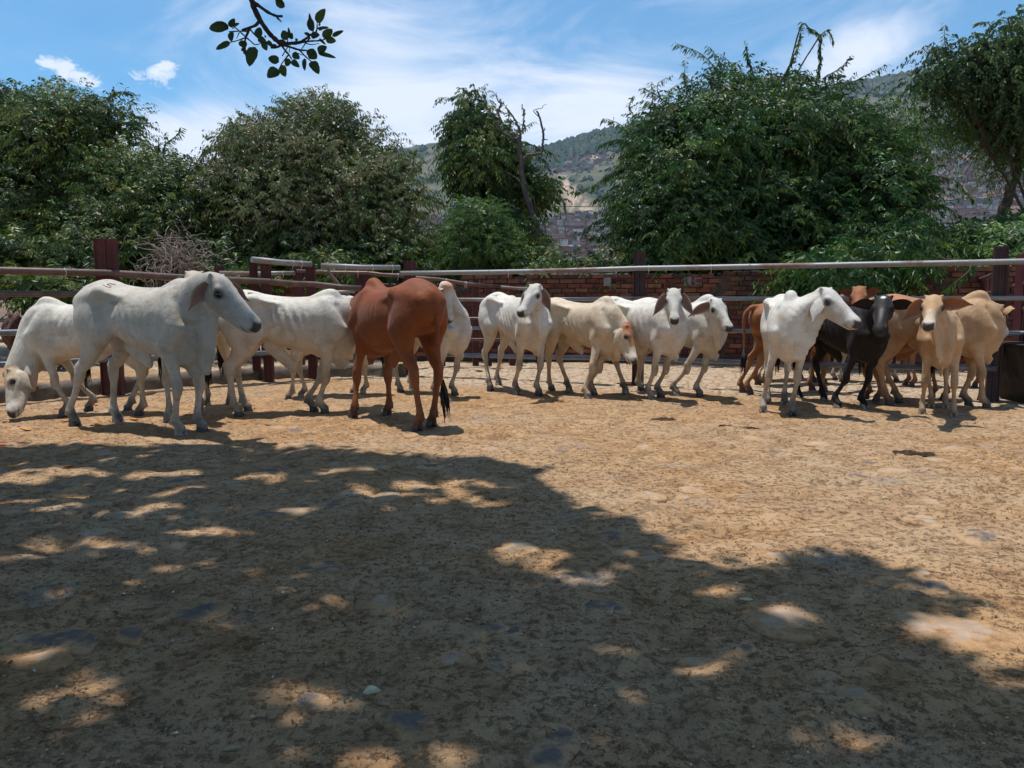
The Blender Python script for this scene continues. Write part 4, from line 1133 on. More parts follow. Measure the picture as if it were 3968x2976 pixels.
f5 = empty('pipe_fence', (0, 0, 0), 0, 'maroon cross fence running away behind the right end post', 'fence')
for px, ty, Y, w in ((3826, 1065, 14.2, 0.16), (3876, 1020, 11.6, 0.13), (3957, 985, 10.6, 0.11)):
    q = fpt(px, Y); post(f5, q.x, q.y, CAMH + ray(0, ty)[2] * Y, w, 0.12, 0.2, mat=MAT_POST)
for (a, b_) in (((3800, 1082, 14.3), (3875, 1050, 11.6)), ((3785, 1140, 14.3), (3870, 1130, 11.6)), ((3930, 1110, 11.5), (3990, 1092, 10.2)), ((3922, 1198, 11.4), (3990, 1196, 10.2)), ((3900, 1292, 11), (3945, 1288, 10.6))):
    rail(f5, [at(*a), at(*b_)], 0.036, MAT_PIPE_DARK, joints=False, seed=int(a[0]))

# --- kerb
def strip_wall(name, pts, h, th, mat, seed=0, rough=0.03):
    m = MB(); r = random.Random(seed); vs = []; n_seg = []
    for a, b_ in zip(pts[:-1], pts[1:]):
        n = max(2, int((Vector(b_) - Vector(a)).length / 0.22))
        for i in range(n): n_seg.append(Vector(a).lerp(Vector(b_), i / n))
    n_seg.append(Vector(pts[-1])); n = len(n_seg)
    for i, p in enumerate(n_seg):
        d = (n_seg[min(i + 1, n - 1)] - n_seg[max(i - 1, 0)]); d.z = 0; d.normalize(); s = Vector((-d.y, d.x, 0)); s = s if s.y > 0 else -s
        j = lambda: r.uniform(-rough, rough)
        zt = h + j() * 0.8
        vs += [p + Vector((0, 0, -0.1)) - s * 0.03, p + Vector((0, 0, h * 0.55)) + s * j() * 0.6, p + Vector((0, 0, zt - 0.03)) + s * (0.02 + j() * .6), p + s * 0.07 + Vector((0, 0, zt)), p + s * (th - 0.05) + Vector((0, 0, zt - 0.01)), p + s * th + Vector((0, 0, -0.1))]
    fs = []
    for i in range(n - 1):
        for k in range(5): fs.append((i * 6 + k, (i + 1) * 6 + k, (i + 1) * 6 + k + 1, i * 6 + k + 1))
    fs.append((5, 4, 3, 2, 1, 0)); fs.append(tuple((n - 1) * 6 + k for k in range(6)))
    m.add(vs, fs, 0, True); return m.build(name, mat)
k0 = Vector((-9.4, 7.0, 0)); k1 = gnd(150, 1546); k2 = gnd(1120, 1463); k3 = gnd(1380, 1455)
kerb = strip_wall('kerb', [k0, k1, k2, k3, gnd(1540, 1462)], 0.20, 0.32, MAT_CONC, 4); kerb['kind'] = 'structure'

# --- hollow-brick wall; bricks laid one by one where they show
BR_MATS = []
for i, c in enumerate([(0.215, 0.070, 0.042), (0.17, 0.055, 0.036), (0.27, 0.110, 0.060), (0.20, 0.090, 0.060), (0.125, 0.048, 0.036)]):
    m_, nt, b = material('terracotta %d' % i, 0.85, 0.2)
    tcb = nt.new('ShaderNodeTexCoord').outputs['Object']; geo = nt.new('ShaderNodeNewGeometry').outputs['Position']
    base = nt.ramp(nt.noise(geo, 6, 4, 0.65), [(0.3, tuple(x * 0.65 for x in c)), (0.7, tuple(x * 1.25 for x in c))])
    stain = nt.ramp(nt.noise(nt.mapping(geo, (0.9, 0.9, 0.25)), 1.2, 4, 0.6), [(0.48, 0.0), (0.66, 0.75)])
    nt.link(nt.mix(stain, base, (0.05, 0.033, 0.028)), b.inputs['Base Color']); bump(nt, b, nt.noise(geo, 60, 4, 0.7), 0.3, 0.004)
    BR_MATS.append(m_)
MAT_HOLE = simple_mat('brick hollow shade', (0.02, 0.012, 0.010), 0.95, 0.1)  # near-black solid fill, painted shade for the inside of hollow bricks
BL, BH, BT = 0.255, 0.082, 0.11
def brick_mesh(mi, hollow=False):
    m = MB()
    if not hollow:
        for k in range(3): m.box((0, 0, (k - 1) * BH * 0.30), (BL - 0.004 * (k == 1), BT, BH * 0.25), 0)
        m.box((0, 0.006, 0), (BL - 0.008, BT - 0.012, BH * 0.93), 0)
    else:
        m.box((0, 0.006, 0), (BL * 0.55, BT - 0.012, BH * 0.93), 1)
        for k in range(5): m.box((-BL * 0.26 + k * BL * 0.13, 0, 0), (0.008, BT, BH * 0.95), 0)
        for k in (-1, 1): m.box((0, 0, k * BH * 0.44), (BL * 0.58, BT, 0.009), 0)
    me = m.mesh('brick'); me.materials.append(BR_MATS[mi]); me.materials.append(MAT_HOLE); return me
BM = [brick_mesh(i) for i in range(5)]; BHOL = brick_mesh(2, True)
MAT_MORTAR = simple_mat('dark mortar', (0.11, 0.075, 0.06), 0.95, 0.1, 0.4, 8, 0.8, 40)
wl = empty('brick_wall', (0, 0, 0), 0, 'long wall of bare red hollow bricks behind the pen', 'wall')
WP = [at(1010, 1160, 17.6), at(1790, 1160, 17.0), at(2800, 1160, 16.2), at(3640, 1160, 14.6), at(3968, 1160, 14.0) + Vector((6.0, -1.8, 0))]
WT = [1.62, 1.80, 1.82, 1.88, 1.88]
slots = []
pitch, rowh = BL + 0.018, BH + 0.014
for s_i in range(4):
    a, b_ = WP[s_i].copy(), WP[s_i + 1].copy(); a.z = b_.z = 0
    L = (b_ - a).length; d = (b_ - a).normalized(); ang = math.atan2(d.y, d.x); nrm = Vector((d.y, -d.x, 0)); nrm = nrm if nrm.y < 0 else -nrm
    topz = WT[s_i] if s_i == 0 else (WT[s_i] + WT[min(s_i + 1, 4)]) / 2
    m = MB(); mid = (a + b_) / 2 - nrm * 0.045; m.box((mid.x, mid.y, topz / 2 - 0.035), (L + 0.04, 0.10, topz - 0.01), 0, Matrix.Rotation(ang, 4, 'Z'))
    m.build('mortar_core', MAT_MORTAR, wl)
    rows = int(topz / rowh)
    for r_ in range(rows):
        z = topz - BH / 2 - r_ * rowh; off = (r_ % 2) * pitch * 0.5 + ((r_ * 37) % 7) * 0.012
        n = int((L - off) / pitch)
        for k in range(n):
            t = off + (k + 0.5) * pitch; p = a + d * t; p.z = z
            px = CX + FPX * p.x / p.y
            slots.append((r_ + abs((px - 2300) / 900.0) * 1.2 + (8 if s_i == 0 else 0), p.copy(), ang, nrm, r_))
slots.sort(key=lambda q: q[0])
rb = random.Random(5); restm = MB()
for i, (_, p, ang, nrm, row) in enumerate(slots):
    q = p + nrm * (0.010 + rb.uniform(-0.006, 0.006)); a2 = ang + rb.uniform(-0.012, 0.012)
    z = q.z + rb.uniform(-0.004, 0.004)
    if rb.random() < 0.012: continue
    if i < 300:
        me = BHOL if rb.random() < 0.035 else BM[rb.choice([0, 0, 1, 2, 2, 3, 4])]
        o = mesh_obj('brick', me, None, wl); o.location = (q.x, q.y, z); o.rotation_euler = (0, 0, a2)
    else:
        mi = rb.choice([0, 1, 2, 3, 4, 1, 4]); M = Matrix.Rotation(a2, 4, 'Z')
        restm.box((q.x, q.y, z), (BL, BT, BH), mi, M)
o = restm.build('bricks', BR_MATS, wl); o['kind'] = 'stuff'
for px, pz, w in ((2352, 1092, 0.13), (2660, 1090, 0.15), (2700, 1090, 0.15), (1965, 1228, 0.3), (2040, 1228, 0.3)):
    Y = 16.35 if px > 2100 else 16.6
    c = at(px, pz, Y); m = MB(); m.box((0, 0, 0), (w, 0.15, 0.17), 0, Matrix.Rotation(-0.05, 4, 'Z')); o = m.build('cement_block', MAT_CONC_G, wl); o.location = (c.x, c.y - 0.06, c.z)
# cement coping crumbs along the top
m = MB()
for s_i in range(4):
    a, b_ = WP[s_i], WP[s_i + 1]
    topz = WT[s_i] if s_i == 0 else (WT[s_i] + WT[min(s_i + 1, 4)]) / 2
    for k in range(70):
        t = rb.random(); p = a.lerp(b_, t); uvsphere(m, (p.x, p.y + rb.uniform(-.05, .03), topz + 0.002), rb.uniform(0.012, 0.035), 6, 4, 0, 1.8, 1.0, 0.5)
o = m.build('coping_rubble', MAT_CONC_G, wl); o['kind'] = 'stuff'

# --- concrete water trough at the right edge
tr = empty('water_trough', (0, 0, 0), 0, 'shade-darkened concrete water trough cut off by the right edge beside the end post', 'trough')
m = MB(); tx, ty = 6.02, 9.75
def ring(cx, cy, w, d, z, inset=0.0):
    return [Vector((cx + sx * (w / 2 - inset), cy + sy * (d / 2 - inset), z)) for sx, sy in ((-1, -1), (1, -1), (1, 1), (-1, 1))]
tcx, tcy, tw, td = tx + 0.93, ty + 0.40, 1.35, 0.85
rings = [ring(tcx, tcy, tw, td, -0.05, 0.16), ring(tcx, tcy, tw, td, 0.22, 0.10), ring(tcx, tcy, tw, td, 0.60, 0.02), ring(tcx, tcy, tw, td, 0.74, 0.0), ring(tcx, tcy, tw, td, 0.75, 0.02), ring(tcx, tcy, tw, td, 0.745, 0.10), ring(tcx, tcy, tw, td, 0.50, 0.13)]
vs = [v for r in rings for v in r]; fs = []
for i in range(len(rings) - 1):
    for k in range(4): fs.append((i * 4 + k, i * 4 + (k + 1) % 4, (i + 1) * 4 + (k + 1) % 4, (i + 1) * 4 + k))
fs.append((24, 25, 26, 27)); m.add(vs, fs, 0, False); m.build('basin', simple_mat('shaded trough concrete', (0.060, 0.050, 0.042), 0.95, 0.1, 0.6, 4, 0.9, 30), tr)  # basin colour is darkened to stand for the shade on it
m = MB(); m.tube([(tcx - tw / 2 - 0.02, tcy + 0.30, 0.86), (tcx + tw / 2, tcy + 0.32, 0.87)], 0.028, 10); m.build('edge_pipe', MAT_PIPE, tr)
# ================================================================== trees
def leaf_mat(name, trans=0.25, rough=0.45, spec=0.36):
    m, nt, b = material(name, rough, spec)
    att = nt.new('ShaderNodeAttribute', attribute_name='coat').outputs['Color']
    nt.link(att, b.inputs['Base Color'])
    tr = nt.new('ShaderNodeBsdfTranslucent')
    nt.link(nt.mix(1.0, att, (1.25, 1.5, 0.5), 'MULTIPLY'), tr.inputs['Color'])
    mx = nt.new('ShaderNodeMixShader', in_0=trans)
    nt.link(b.outputs[0], mx.inputs[1]); nt.link(tr.outputs[0], mx.inputs[2])
    nt.link(mx.outputs[0], nt.n['Material Output'].inputs['Surface'])
    return m
MAT_LEAF = leaf_mat('leaf')
MAT_LEAF_MATT = leaf_mat('soft leaf', 0.28, 0.6, 0.3)
MAT_BARK = simple_mat('bark', (0.115, 0.085, 0.065), 0.95, 0.1, 0.45, 9, 0.9, 45)
MAT_BARK_GREY = simple_mat('grey dead wood', (0.13, 0.105, 0.095), 0.95, 0.1, 0.45, 9, 0.9, 45)

def nrmz(a): return a / np.maximum(np.linalg.norm(a, axis=1, keepdims=True), 1e-9)

def sprays(base, direc, length, nleaf, leafL, leafW, r, droop=0.35, cols=None, pinnate=True, jitter=0.25, colvar=0.25, leafdroop=0.7):
    """leafy twigs: base (n,3), direc (n,3), length (n,). returns verts, faces(tri), colours"""
    n = len(base); t = (np.arange(nleaf) + 0.7) / nleaf
    T = t[None, :, None]; Ln = length[:, None, None]
    g = np.array([0, 0, -1.0])
    pts = base[:, None, :] + direc[:, None, :] * Ln * T + g * (droop * Ln * T ** 2)
    tang = direc[:, None, :] + g * (2 * droop * T); tang = tang / np.linalg.norm(tang, axis=2, keepdims=True)
    side = np.cross(tang, g[None, None, :]); side = side / np.maximum(np.linalg.norm(side, axis=2, keepdims=True), 1e-6)
    sg = np.where(np.arange(nleaf) % 2 == 0, 1.0, -1.0)[None, :, None]
    ld = side * sg * 0.8 + tang * 0.45 + g * leafdroop * r.uniform(0.3, 1.3, (n, nleaf, 1)) + r.normal(0, jitter, (n, nleaf, 3))
    ld = ld / np.linalg.norm(ld, axis=2, keepdims=True)
    wd = np.cross(ld, tang + r.normal(0, 0.35, (n, nleaf, 3))); wd = wd / np.maximum(np.linalg.norm(wd, axis=2, keepdims=True), 1e-6)
    nd = np.cross(ld, wd)
    sc = r.uniform(0.65, 1.25, (n, nleaf, 1))
    L = leafL * sc; Wd = leafW * sc
    p0 = pts; p1 = pts + ld * L * 0.5 + wd * Wd * 0.5 + nd * Wd * 0.18; p2 = pts + ld * L + g * L * 0.12; p3 = pts + ld * L * 0.5 - wd * Wd * 0.5 + nd * Wd * 0.18
    V = np.stack([p0, p1, p2, p3], 2).reshape(-1, 3)
    m = n * nleaf; b = np.arange(m)[:, None] * 4
    F = np.concatenate([b + np.array([0, 1, 2]), b + np.array([0, 2, 3])], 1).reshape(-1, 3)
    c = cols[:, None, :] * r.uniform(1 - colvar, 1 + colvar, (n, nleaf, 1)) if cols is not None else None
    C = np.repeat(c.reshape(-1, 3), 4, 0)
    return V, F, C

def leaf_object(name, packs, mat, parent, kind='stuff'):
    V = []; F = []; C = []; b = 0
    for v, f, c in packs: V.append(v); F.append(f + b); C.append(c); b += len(v)
    V = np.concatenate(V); F = np.concatenate(F); C = np.concatenate(C)
    me = np_mesh(name, V, F, False)
    ca = me.color_attributes.new('coat', 'FLOAT_COLOR', 'POINT')
    ca.data.foreach_set('color', np.column_stack([np.clip(C, 0, 1), np.ones(len(C))]).astype(np.float32).ravel())
    o = mesh_obj(name, me, mat, parent)
    if kind: o['kind'] = kind
    return o

def palette(r, n, cols, w=None):
    cols = np.array(cols); return cols[r.choice(len(cols), n, p=w)]

def lobe(px, py, rx, ry, Y, depth=None):
    c = at(px, py, Y); k = Y / FPX
    return (np.array(c), np.array([rx * k, depth if depth else (rx + ry) * 0.5 * k, ry * k]))

GREENS = {
    'dark':  [(0.042, 0.082, 0.017), (0.060, 0.112, 0.024), (0.100, 0.142, 0.030), (0.032, 0.060, 0.018), (0.150, 0.165, 0.042)],
    'olive': [(0.118, 0.132, 0.054), (0.092, 0.122, 0.034), (0.165, 0.168, 0.078), (0.068, 0.105, 0.026), (0.205, 0.180, 0.095)],
    'fresh': [(0.032, 0.090, 0.015), (0.050, 0.115, 0.020), (0.026, 0.070, 0.016), (0.105, 0.150, 0.030), (0.038, 0.078, 0.024)],
    'soft':  [(0.080, 0.150, 0.036), (0.065, 0.125, 0.030), (0.115, 0.180, 0.042), (0.050, 0.100, 0.028)],
    'blue':  [(0.046, 0.086, 0.034), (0.065, 0.110, 0.042), (0.085, 0.130, 0.048)],
}
def foliage(lobes, n, r, green, Lr=(0.35, 0.7), nleaf=15, leafL=0.098, leafW=0.036, droop=0.4, inner=0.25, up=0.35, shell=(0.78, 1.02), leafdroop=0.7, back=0.45, per=13, clump=1.0, shrink=0.5):
    lobes = [(c, np.maximum(R - shrink, R * 0.45)) for c, R in lobes]
    areas = np.array([R[0] * R[2] + R[0] * R[1] for c, R in lobes]); areas = areas / areas.sum()
    CL = np.array([c for c, R in lobes]); RL = np.array([R for c, R in lobes])
    # boughs: clumps of twigs set over the crown, with hollows between them
    M = max(6, n // per); li = r.choice(len(lobes), M, p=areas); d = nrmz(r.normal(0, 1, (M, 3)))
    flip = (d[:, 1] > 0) & (r.uniform(0, 1, M) < back); d[flip, 1] *= -1
    cc = CL[li] + d * RL[li] * (shell[0] + (shell[1] - shell[0]) * r.uniform(0, 1, (M, 1)) + (fbm(d[:, 0] * 2.1 + li * 7.3 + 50, d[:, 2] * 2.1 + d[:, 1] * 1.3 + 50, 3, 77) - 0.5)[:, None] * 0.5)
    keep = np.ones(M, bool)
    for k, (c, R) in enumerate(lobes):
        q = np.sqrt((((cc - c) / R) ** 2).sum(1)); keep &= ~((q < 0.5) & (li != k))
    hole = fbm(cc[:, 0] * 0.8 + 90, cc[:, 2] * 0.9 + cc[:, 1] * 0.5 + 90, 3, 31); keep &= (hole > 0.36) | (r.uniform(0, 1, M) < 0.35)
    keep &= cc[:, 2] > 0.3; cc, d = cc[keep], d[keep]; M = len(cc)
    rc = r.uniform(0.22, 0.62, M) * clump; tilt = nrmz(d * 0.8 + np.array([0, 0, 0.5]))
    bi = np.repeat(np.arange(M), per); m = len(bi); e = nrmz(r.normal(0, 1, (m, 3))); e = nrmz(e + tilt[bi] * 0.75)
    base = cc[bi] + e * rc[bi][:, None] * r.uniform(0.35, 1.0, (m, 1)) * np.array([1.15, 1.15, 0.75])
    direc = nrmz(e * 0.9 + d[bi] * 0.45 + np.array([0, 0, up]) + r.normal(0, 0.25, (m, 3)))
    tint = r.uniform(0.65, 1.3, M)[bi][:, None] * r.uniform(0.85, 1.15, (m, 1))
    gi = r.choice(len(GREENS[green]), M)[bi]; gi = np.where(r.uniform(0, 1, m) < 0.4, r.choice(len(GREENS[green]), m), gi)
    cols = np.array(GREENS[green])[gi] * tint
    packs = [sprays(base, direc, r.uniform(Lr[0], Lr[1], m), nleaf, leafL, leafW, r, droop, cols, leafdroop=leafdroop)]
    # inner mass: leaves on the boughs behind the shell, so the crown is not hollow
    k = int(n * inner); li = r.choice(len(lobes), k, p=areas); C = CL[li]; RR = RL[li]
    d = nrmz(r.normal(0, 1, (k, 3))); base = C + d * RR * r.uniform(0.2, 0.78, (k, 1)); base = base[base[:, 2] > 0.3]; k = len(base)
    cols = palette(r, k, GREENS[green]) * 0.8  # inner leaves coloured darker to imitate shade within the crown
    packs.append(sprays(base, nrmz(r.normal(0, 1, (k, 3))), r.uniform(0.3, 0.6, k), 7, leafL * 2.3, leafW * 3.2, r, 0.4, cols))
    return packs

def shoot(points, r, green, leafL=0.15, leafW=0.045, step=0.055, nl=2):
    """a long leafy whip along world points"""
    P = catmull(np.array([list(p) for p in points]), 10); seg = np.linalg.norm(np.diff(P, axis=0), axis=1); L = seg.sum(); n = max(4, int(L / step))
    cum = np.concatenate([[0], np.cumsum(seg)]); s = np.linspace(0.05, 1, n) * L
    B = np.stack([np.interp(s, cum, P[:, i]) for i in range(3)], 1); D = nrmz(np.gradient(B, axis=0) + 1e-9)
    cols = palette(r, n, GREENS[green])
    return sprays(B, D, np.full(n, step * 1.6), 2 * nl, leafL, leafW, r, 0.1, cols, leafdroop=1.0), P

def trunk_obj(parent, paths, mat, name='trunk'):
    m = MB(); r = random.Random(len(paths))
    for pts, r0, r1 in paths:
        P = catmull(np.array([list(p) for p in pts]), 5); n = len(P)
        P = P + np.array([[r.uniform(-1, 1), r.uniform(-1, 1), r.uniform(-1, 1)] for _ in range(n)]) * min(r0, 0.08) * 0.22
        m.tube([Vector(p) for p in P], [(r0 + (r1 - r0) * i / (n - 1)) * (1 + r.uniform(-.08, .08)) for i in range(n)], 9)
    return m.build(name, mat, parent)

def tree(name, label, lobes, n, green, seed, trunk_base=None, trunk_r=0.22, cat='tree', group=None, mat=None, shoots=(), limbs=True, auto=0, limbk=0.55, **kw):
    r = np.random.default_rng(seed)
    cen = np.average(np.array([c for c, R in lobes]), axis=0, weights=[R[0] * R[2] for c, R in lobes])
    if trunk_base is None: trunk_base = (cen[0], cen[1], 0)
    root = empty(name, (trunk_base[0], trunk_base[1], 0), 0, label, cat, group); off = np.array([trunk_base[0], trunk_base[1], 0])
    packs = foliage(lobes, n, r, green, **kw)
    paths = []
    if limbs:
        fork = np.array([trunk_base[0] * 0.6 + cen[0] * 0.4, trunk_base[1], max(0.8, cen[2] * 0.4)])
        paths.append(([(trunk_base[0], trunk_base[1], -6.0 if trunk_base[1] > 60 else -0.3), (np.array(trunk_base) * 0.5 + fork * 0.5).tolist(), fork.tolist()], trunk_r, trunk_r * 0.75))
        for c, R in lobes:
            mid = fork * 0.5 + c * 0.5 + np.array([0, 0, 0.2]); paths.append(([fork.tolist(), mid.tolist(), (c + np.array([0, 0, R[2] * 0.4])).tolist()], trunk_r * limbk, 0.03))
            for q in range(2):
                e = c + nrmz(r.normal(0, 1, (1, 3)) + np.array([[0, 0, 0.5]]))[0] * R * 0.8; paths.append(([mid.tolist(), (mid * .4 + e * .6).tolist(), e.tolist()], 0.06, 0.015))
    for q in range(auto):
        k_n = r.choice(len(lobes), p=np.array([R[0] * R[0] for c, R in lobes]) / sum(R[0] * R[0] for c, R in lobes)); c_n, R_n = lobes[k_n]
        a = r.uniform(-1.25, 1.25); d_n = np.array([math.sin(a), r.uniform(-0.5, 0.2), math.cos(a)]); p0 = c_n + d_n * np.maximum(R_n - 0.55, 0.3)
        L_ = r.uniform(0.6, 1.25); out = nrmz((d_n + np.array([r.normal(0, .35), 0, 0.35]))[None])[0]
        p1 = p0 + out * L_ * 0.55; p2 = p1 + (out * 0.6 + np.array([r.normal(0, .25), 0, -0.12])) * L_ * 0.6
        pk, P = shoot([p0, p1, p2], r, green, leafL=0.12, leafW=0.04); packs.append(pk); paths.append(([tuple(c_n), tuple(c_n * .4 + p0 * .6)] + [tuple(p) for p in P[::6]], 0.02, 0.004))
    for sp in shoots:
        pk, P = shoot([at(*q) for q in sp], r, green); packs.append(pk); k_n = int(np.argmin([np.linalg.norm(c - P[0]) for c, R in lobes])); c_n = lobes[k_n][0]; paths.append(([tuple(c_n), tuple(c_n * 0.5 + P[0] * 0.5 + np.array([0, 0, 0.08]))] + [tuple(p) for p in P[::5]], 0.02, 0.004))
    if paths:
        t = trunk_obj(root, paths, mat or MAT_BARK); t.location = (-off[0], -off[1], 0)
    cr = leaf_object('crown', packs, MAT_LEAF, root); cr.location = (-off[0], -off[1], 0)
    return root

# left: three rounded dark trees that run into each other
tree('broadleaf_tree', 'large dark leafy tree at the far left edge behind the rusty fence', [lobe(60, 585, 330, 230, 21, 2.4), lobe(300, 550, 240, 195, 20.5, 2.2), lobe(-250, 620, 330, 330, 21, 2.5), lobe(80, 830, 330, 260, 20, 2.2), lobe(60, 425, 150, 100, 21, 1.4), lobe(250, 420, 110, 90, 20.5, 1.2), lobe(430, 460, 100, 100, 20.4, 1.1)],
     6400, 'dark', 101, auto=12, trunk_base=(-12.6, 21.5, 0), shoots=[[(400, 400, 20.3), (440, 360, 20.2), (500, 355, 20.0)], [(210, 370, 20.5), (235, 330, 20.4), (240, 305, 20.3)], [(60, 350, 20.5), (62, 325, 20.4), (55, 310, 20.3)], [(455, 480, 20), (500, 425, 20), (520, 375, 19.9)], [(430, 400, 20), (440, 365, 20), (438, 345, 20)]])
tree('broadleaf_tree', 'yellowish green leafy tree between the two big dark trees at left', [lobe(550, 730, 210, 170, 19.5, 1.7), lobe(720, 830, 230, 220, 19, 1.8), lobe(630, 680, 120, 100, 19.6, 1.1), lobe(790, 750, 100, 90, 19.5, 1.1), lobe(420, 900, 260, 160, 18.6, 1.5)],
     3600, 'dark', 102, auto=16, trunk_base=(-8.3, 20.3, 0), shoots=[[(640, 560, 19.3), (690, 520, 19.2), (700, 500, 19.1)], [(760, 640, 19.3), (800, 580, 19.2), (860, 560, 19.1)], [(620, 580, 19.3), (560, 545, 19.2), (540, 530, 19.1)]])
tree('broadleaf_tree', 'broad olive leaved tree with drooping silvery foliage left of centre', [lobe(1180, 640, 300, 180, 20, 2.3), lobe(1080, 800, 300, 230, 19.6, 2.2), lobe(1420, 800, 260, 240, 19.6, 2.2), lobe(1240, 500, 190, 120, 20, 1.6), lobe(1010, 600, 150, 130, 20, 1.5), lobe(1530, 780, 160, 150, 19.4, 1.4), lobe(1420, 580, 110, 90, 20, 1.2), lobe(1250, 900, 350, 160, 19, 1.6), lobe(1540, 930, 160, 110, 18.8, 1.2)],
     7800, 'olive', 103, auto=34, trunk_base=(-4.5, 20.6, 0), leafdroop=1.1, shoots=[[(960, 540, 19.8), (900, 480, 19.7), (885, 455, 19.6)], [(1240, 430, 19.8), (1225, 400, 19.7), (1200, 400, 19.6)], [(1400, 560, 19.7), (1470, 520, 19.6), (1500, 490, 19.5)], [(1290, 430, 19.7), (1300, 410, 19.6), (1330, 420, 19.6)], [(1000, 520, 19.7), (960, 470, 19.6), (930, 455, 19.6)], [(1560, 640, 19.4), (1570, 600, 19.3), (1600, 585, 19.2)]])
# vine-covered tree in the gap
tree('vine_covered_tree', 'upright vine covered tree with hanging curtains of leaves in the middle', [lobe(1825, 560, 100, 150, 20, 1.0), lobe(1890, 640, 150, 190, 20, 1.4), lobe(1970, 620, 110, 140, 20.3, 1.2), lobe(1850, 520, 110, 70, 20.2, 1.1), lobe(2000, 760, 90, 130, 20.4, 1.2), lobe(1800, 680, 60, 130, 19.8, 0.8), lobe(2090, 740, 70, 80, 20.6, .8), lobe(1960, 940, 160, 130, 19.6, 1.4), lobe(2040, 970, 80, 100, 19.5, 1.0), lobe(1800, 990, 120, 80, 19.3, 1.0), lobe(1825, 430, 50, 50, 20.2, 0.6)],
     5600, 'dark', 104, auto=10, trunk_base=(-0.75, 20.6, 0), shrink=0.60, Lr=(0.25, 0.5), droop=0.7, leafdroop=1.1, shoots=[[(1790, 470, 20), (1800, 420, 20), (1830, 395, 20)], [(1850, 450, 20), (1850, 405, 20), (1870, 400, 20)], [(2020, 520, 20), (2030, 450, 20), (2025, 415, 20)], [(2000, 520, 20), (2040, 490, 20), (2060, 475, 20)], [(2050, 560, 20), (2110, 580, 20), (2150, 600, 20)], [(2150, 740, 20), (2180, 770, 20), (2190, 800, 20)]])
tree('acacia_bush', 'pale green feathery bush in front of the vine covered tree', [lobe(1860, 870, 100, 90, 17.8, 1.0), lobe(1800, 950, 80, 80, 17.8, 0.8), lobe(1900, 950, 80, 90, 17.7, 0.9), lobe(1800, 1010, 90, 50, 17.9, .8)],
     2200, 'soft', 105, trunk_base=(-0.9, 18.0, 0), cat='bush', trunk_r=0.07, leafL=0.075, leafW=0.020, nleaf=18, droop=0.5, Lr=(0.2, 0.4), shrink=0.35)
# the bare dead tree
dt = empty('dead_tree', (0.75, 19.3, 0), 0, 'bare dead tree with crooked dark limbs standing against the sky', 'tree')
YD = 18.9
def q_(px, py, Y=YD): return at(px, py, Y)
paths = [([q_(2095, 1040), q_(2085, 930), q_(2062, 830), q_(2035, 740), q_(2018, 640), q_(2012, 560)], 0.115, 0.075),
         ([q_(2014, 580), q_(2008, 545), q_(1985, 535), q_(1945, 510), q_(1928, 495), q_(1940, 470), q_(1932, 440), q_(1935, 415), q_(1945, 402)], 0.062, 0.030),
         ([q_(1930, 448), q_(1918, 443), q_(1908, 443)], 0.022, 0.012), ([q_(1944, 404), q_(1930, 390), q_(1924, 372), q_(1922, 358)], 0.024, 0.008), ([q_(1944, 404), q_(1938, 392), q_(1943, 384)], 0.016, 0.006),
         ([q_(2013, 570), q_(2016, 520), q_(2008, 490), q_(1990, 455), q_(1975, 435), q_(1960, 415)], 0.048, 0.018), ([q_(1995, 465), q_(1978, 478), q_(1975, 495), q_(1990, 515), q_(2010, 525)], 0.022, 0.02),
         ([q_(2018, 640), q_(2030, 615), q_(2050, 602), q_(2080, 597), q_(2100, 590), q_(2103, 560), q_(2105, 520), q_(2098, 480), q_(2092, 455), q_(2080, 430)], 0.058, 0.028),
         ([q_(2092, 455), q_(2075, 440), q_(2068, 428), q_(2085, 422), q_(2102, 418), q_(2105, 410), q_(2118, 404)], 0.016, 0.007),
         ([q_(2030, 740), q_(2010, 700), q_(1985, 680), q_(1965, 668)], 0.04, 0.014), ([q_(2104, 545), q_(2115, 540), q_(2122, 543)], 0.02, 0.01), ([q_(2105, 510), q_(2112, 500), q_(2108, 495)], 0.02, 0.01),
         ([q_(2070, 930), q_(2078, 850), q_(2072, 790), q_(2068, 760)], 0.022, 0.012)]
paths = [(p_, a_ * 0.68, b__ * 0.68) for p_, a_, b__ in paths]
t = trunk_obj(dt, paths, MAT_BARK_GREY); t.location = (-0.75, -19.3, 0)
b_ = MB(); b_.tube([q_(2095, 1045), Vector((0.8, 19.0, 0.6)), Vector((0.85, 19.1, -0.2))], [0.085, 0.095, 0.13], 9); o = b_.build('stump', MAT_BARK_GREY, dt); o.location = (-0.75, -19.3, 0)

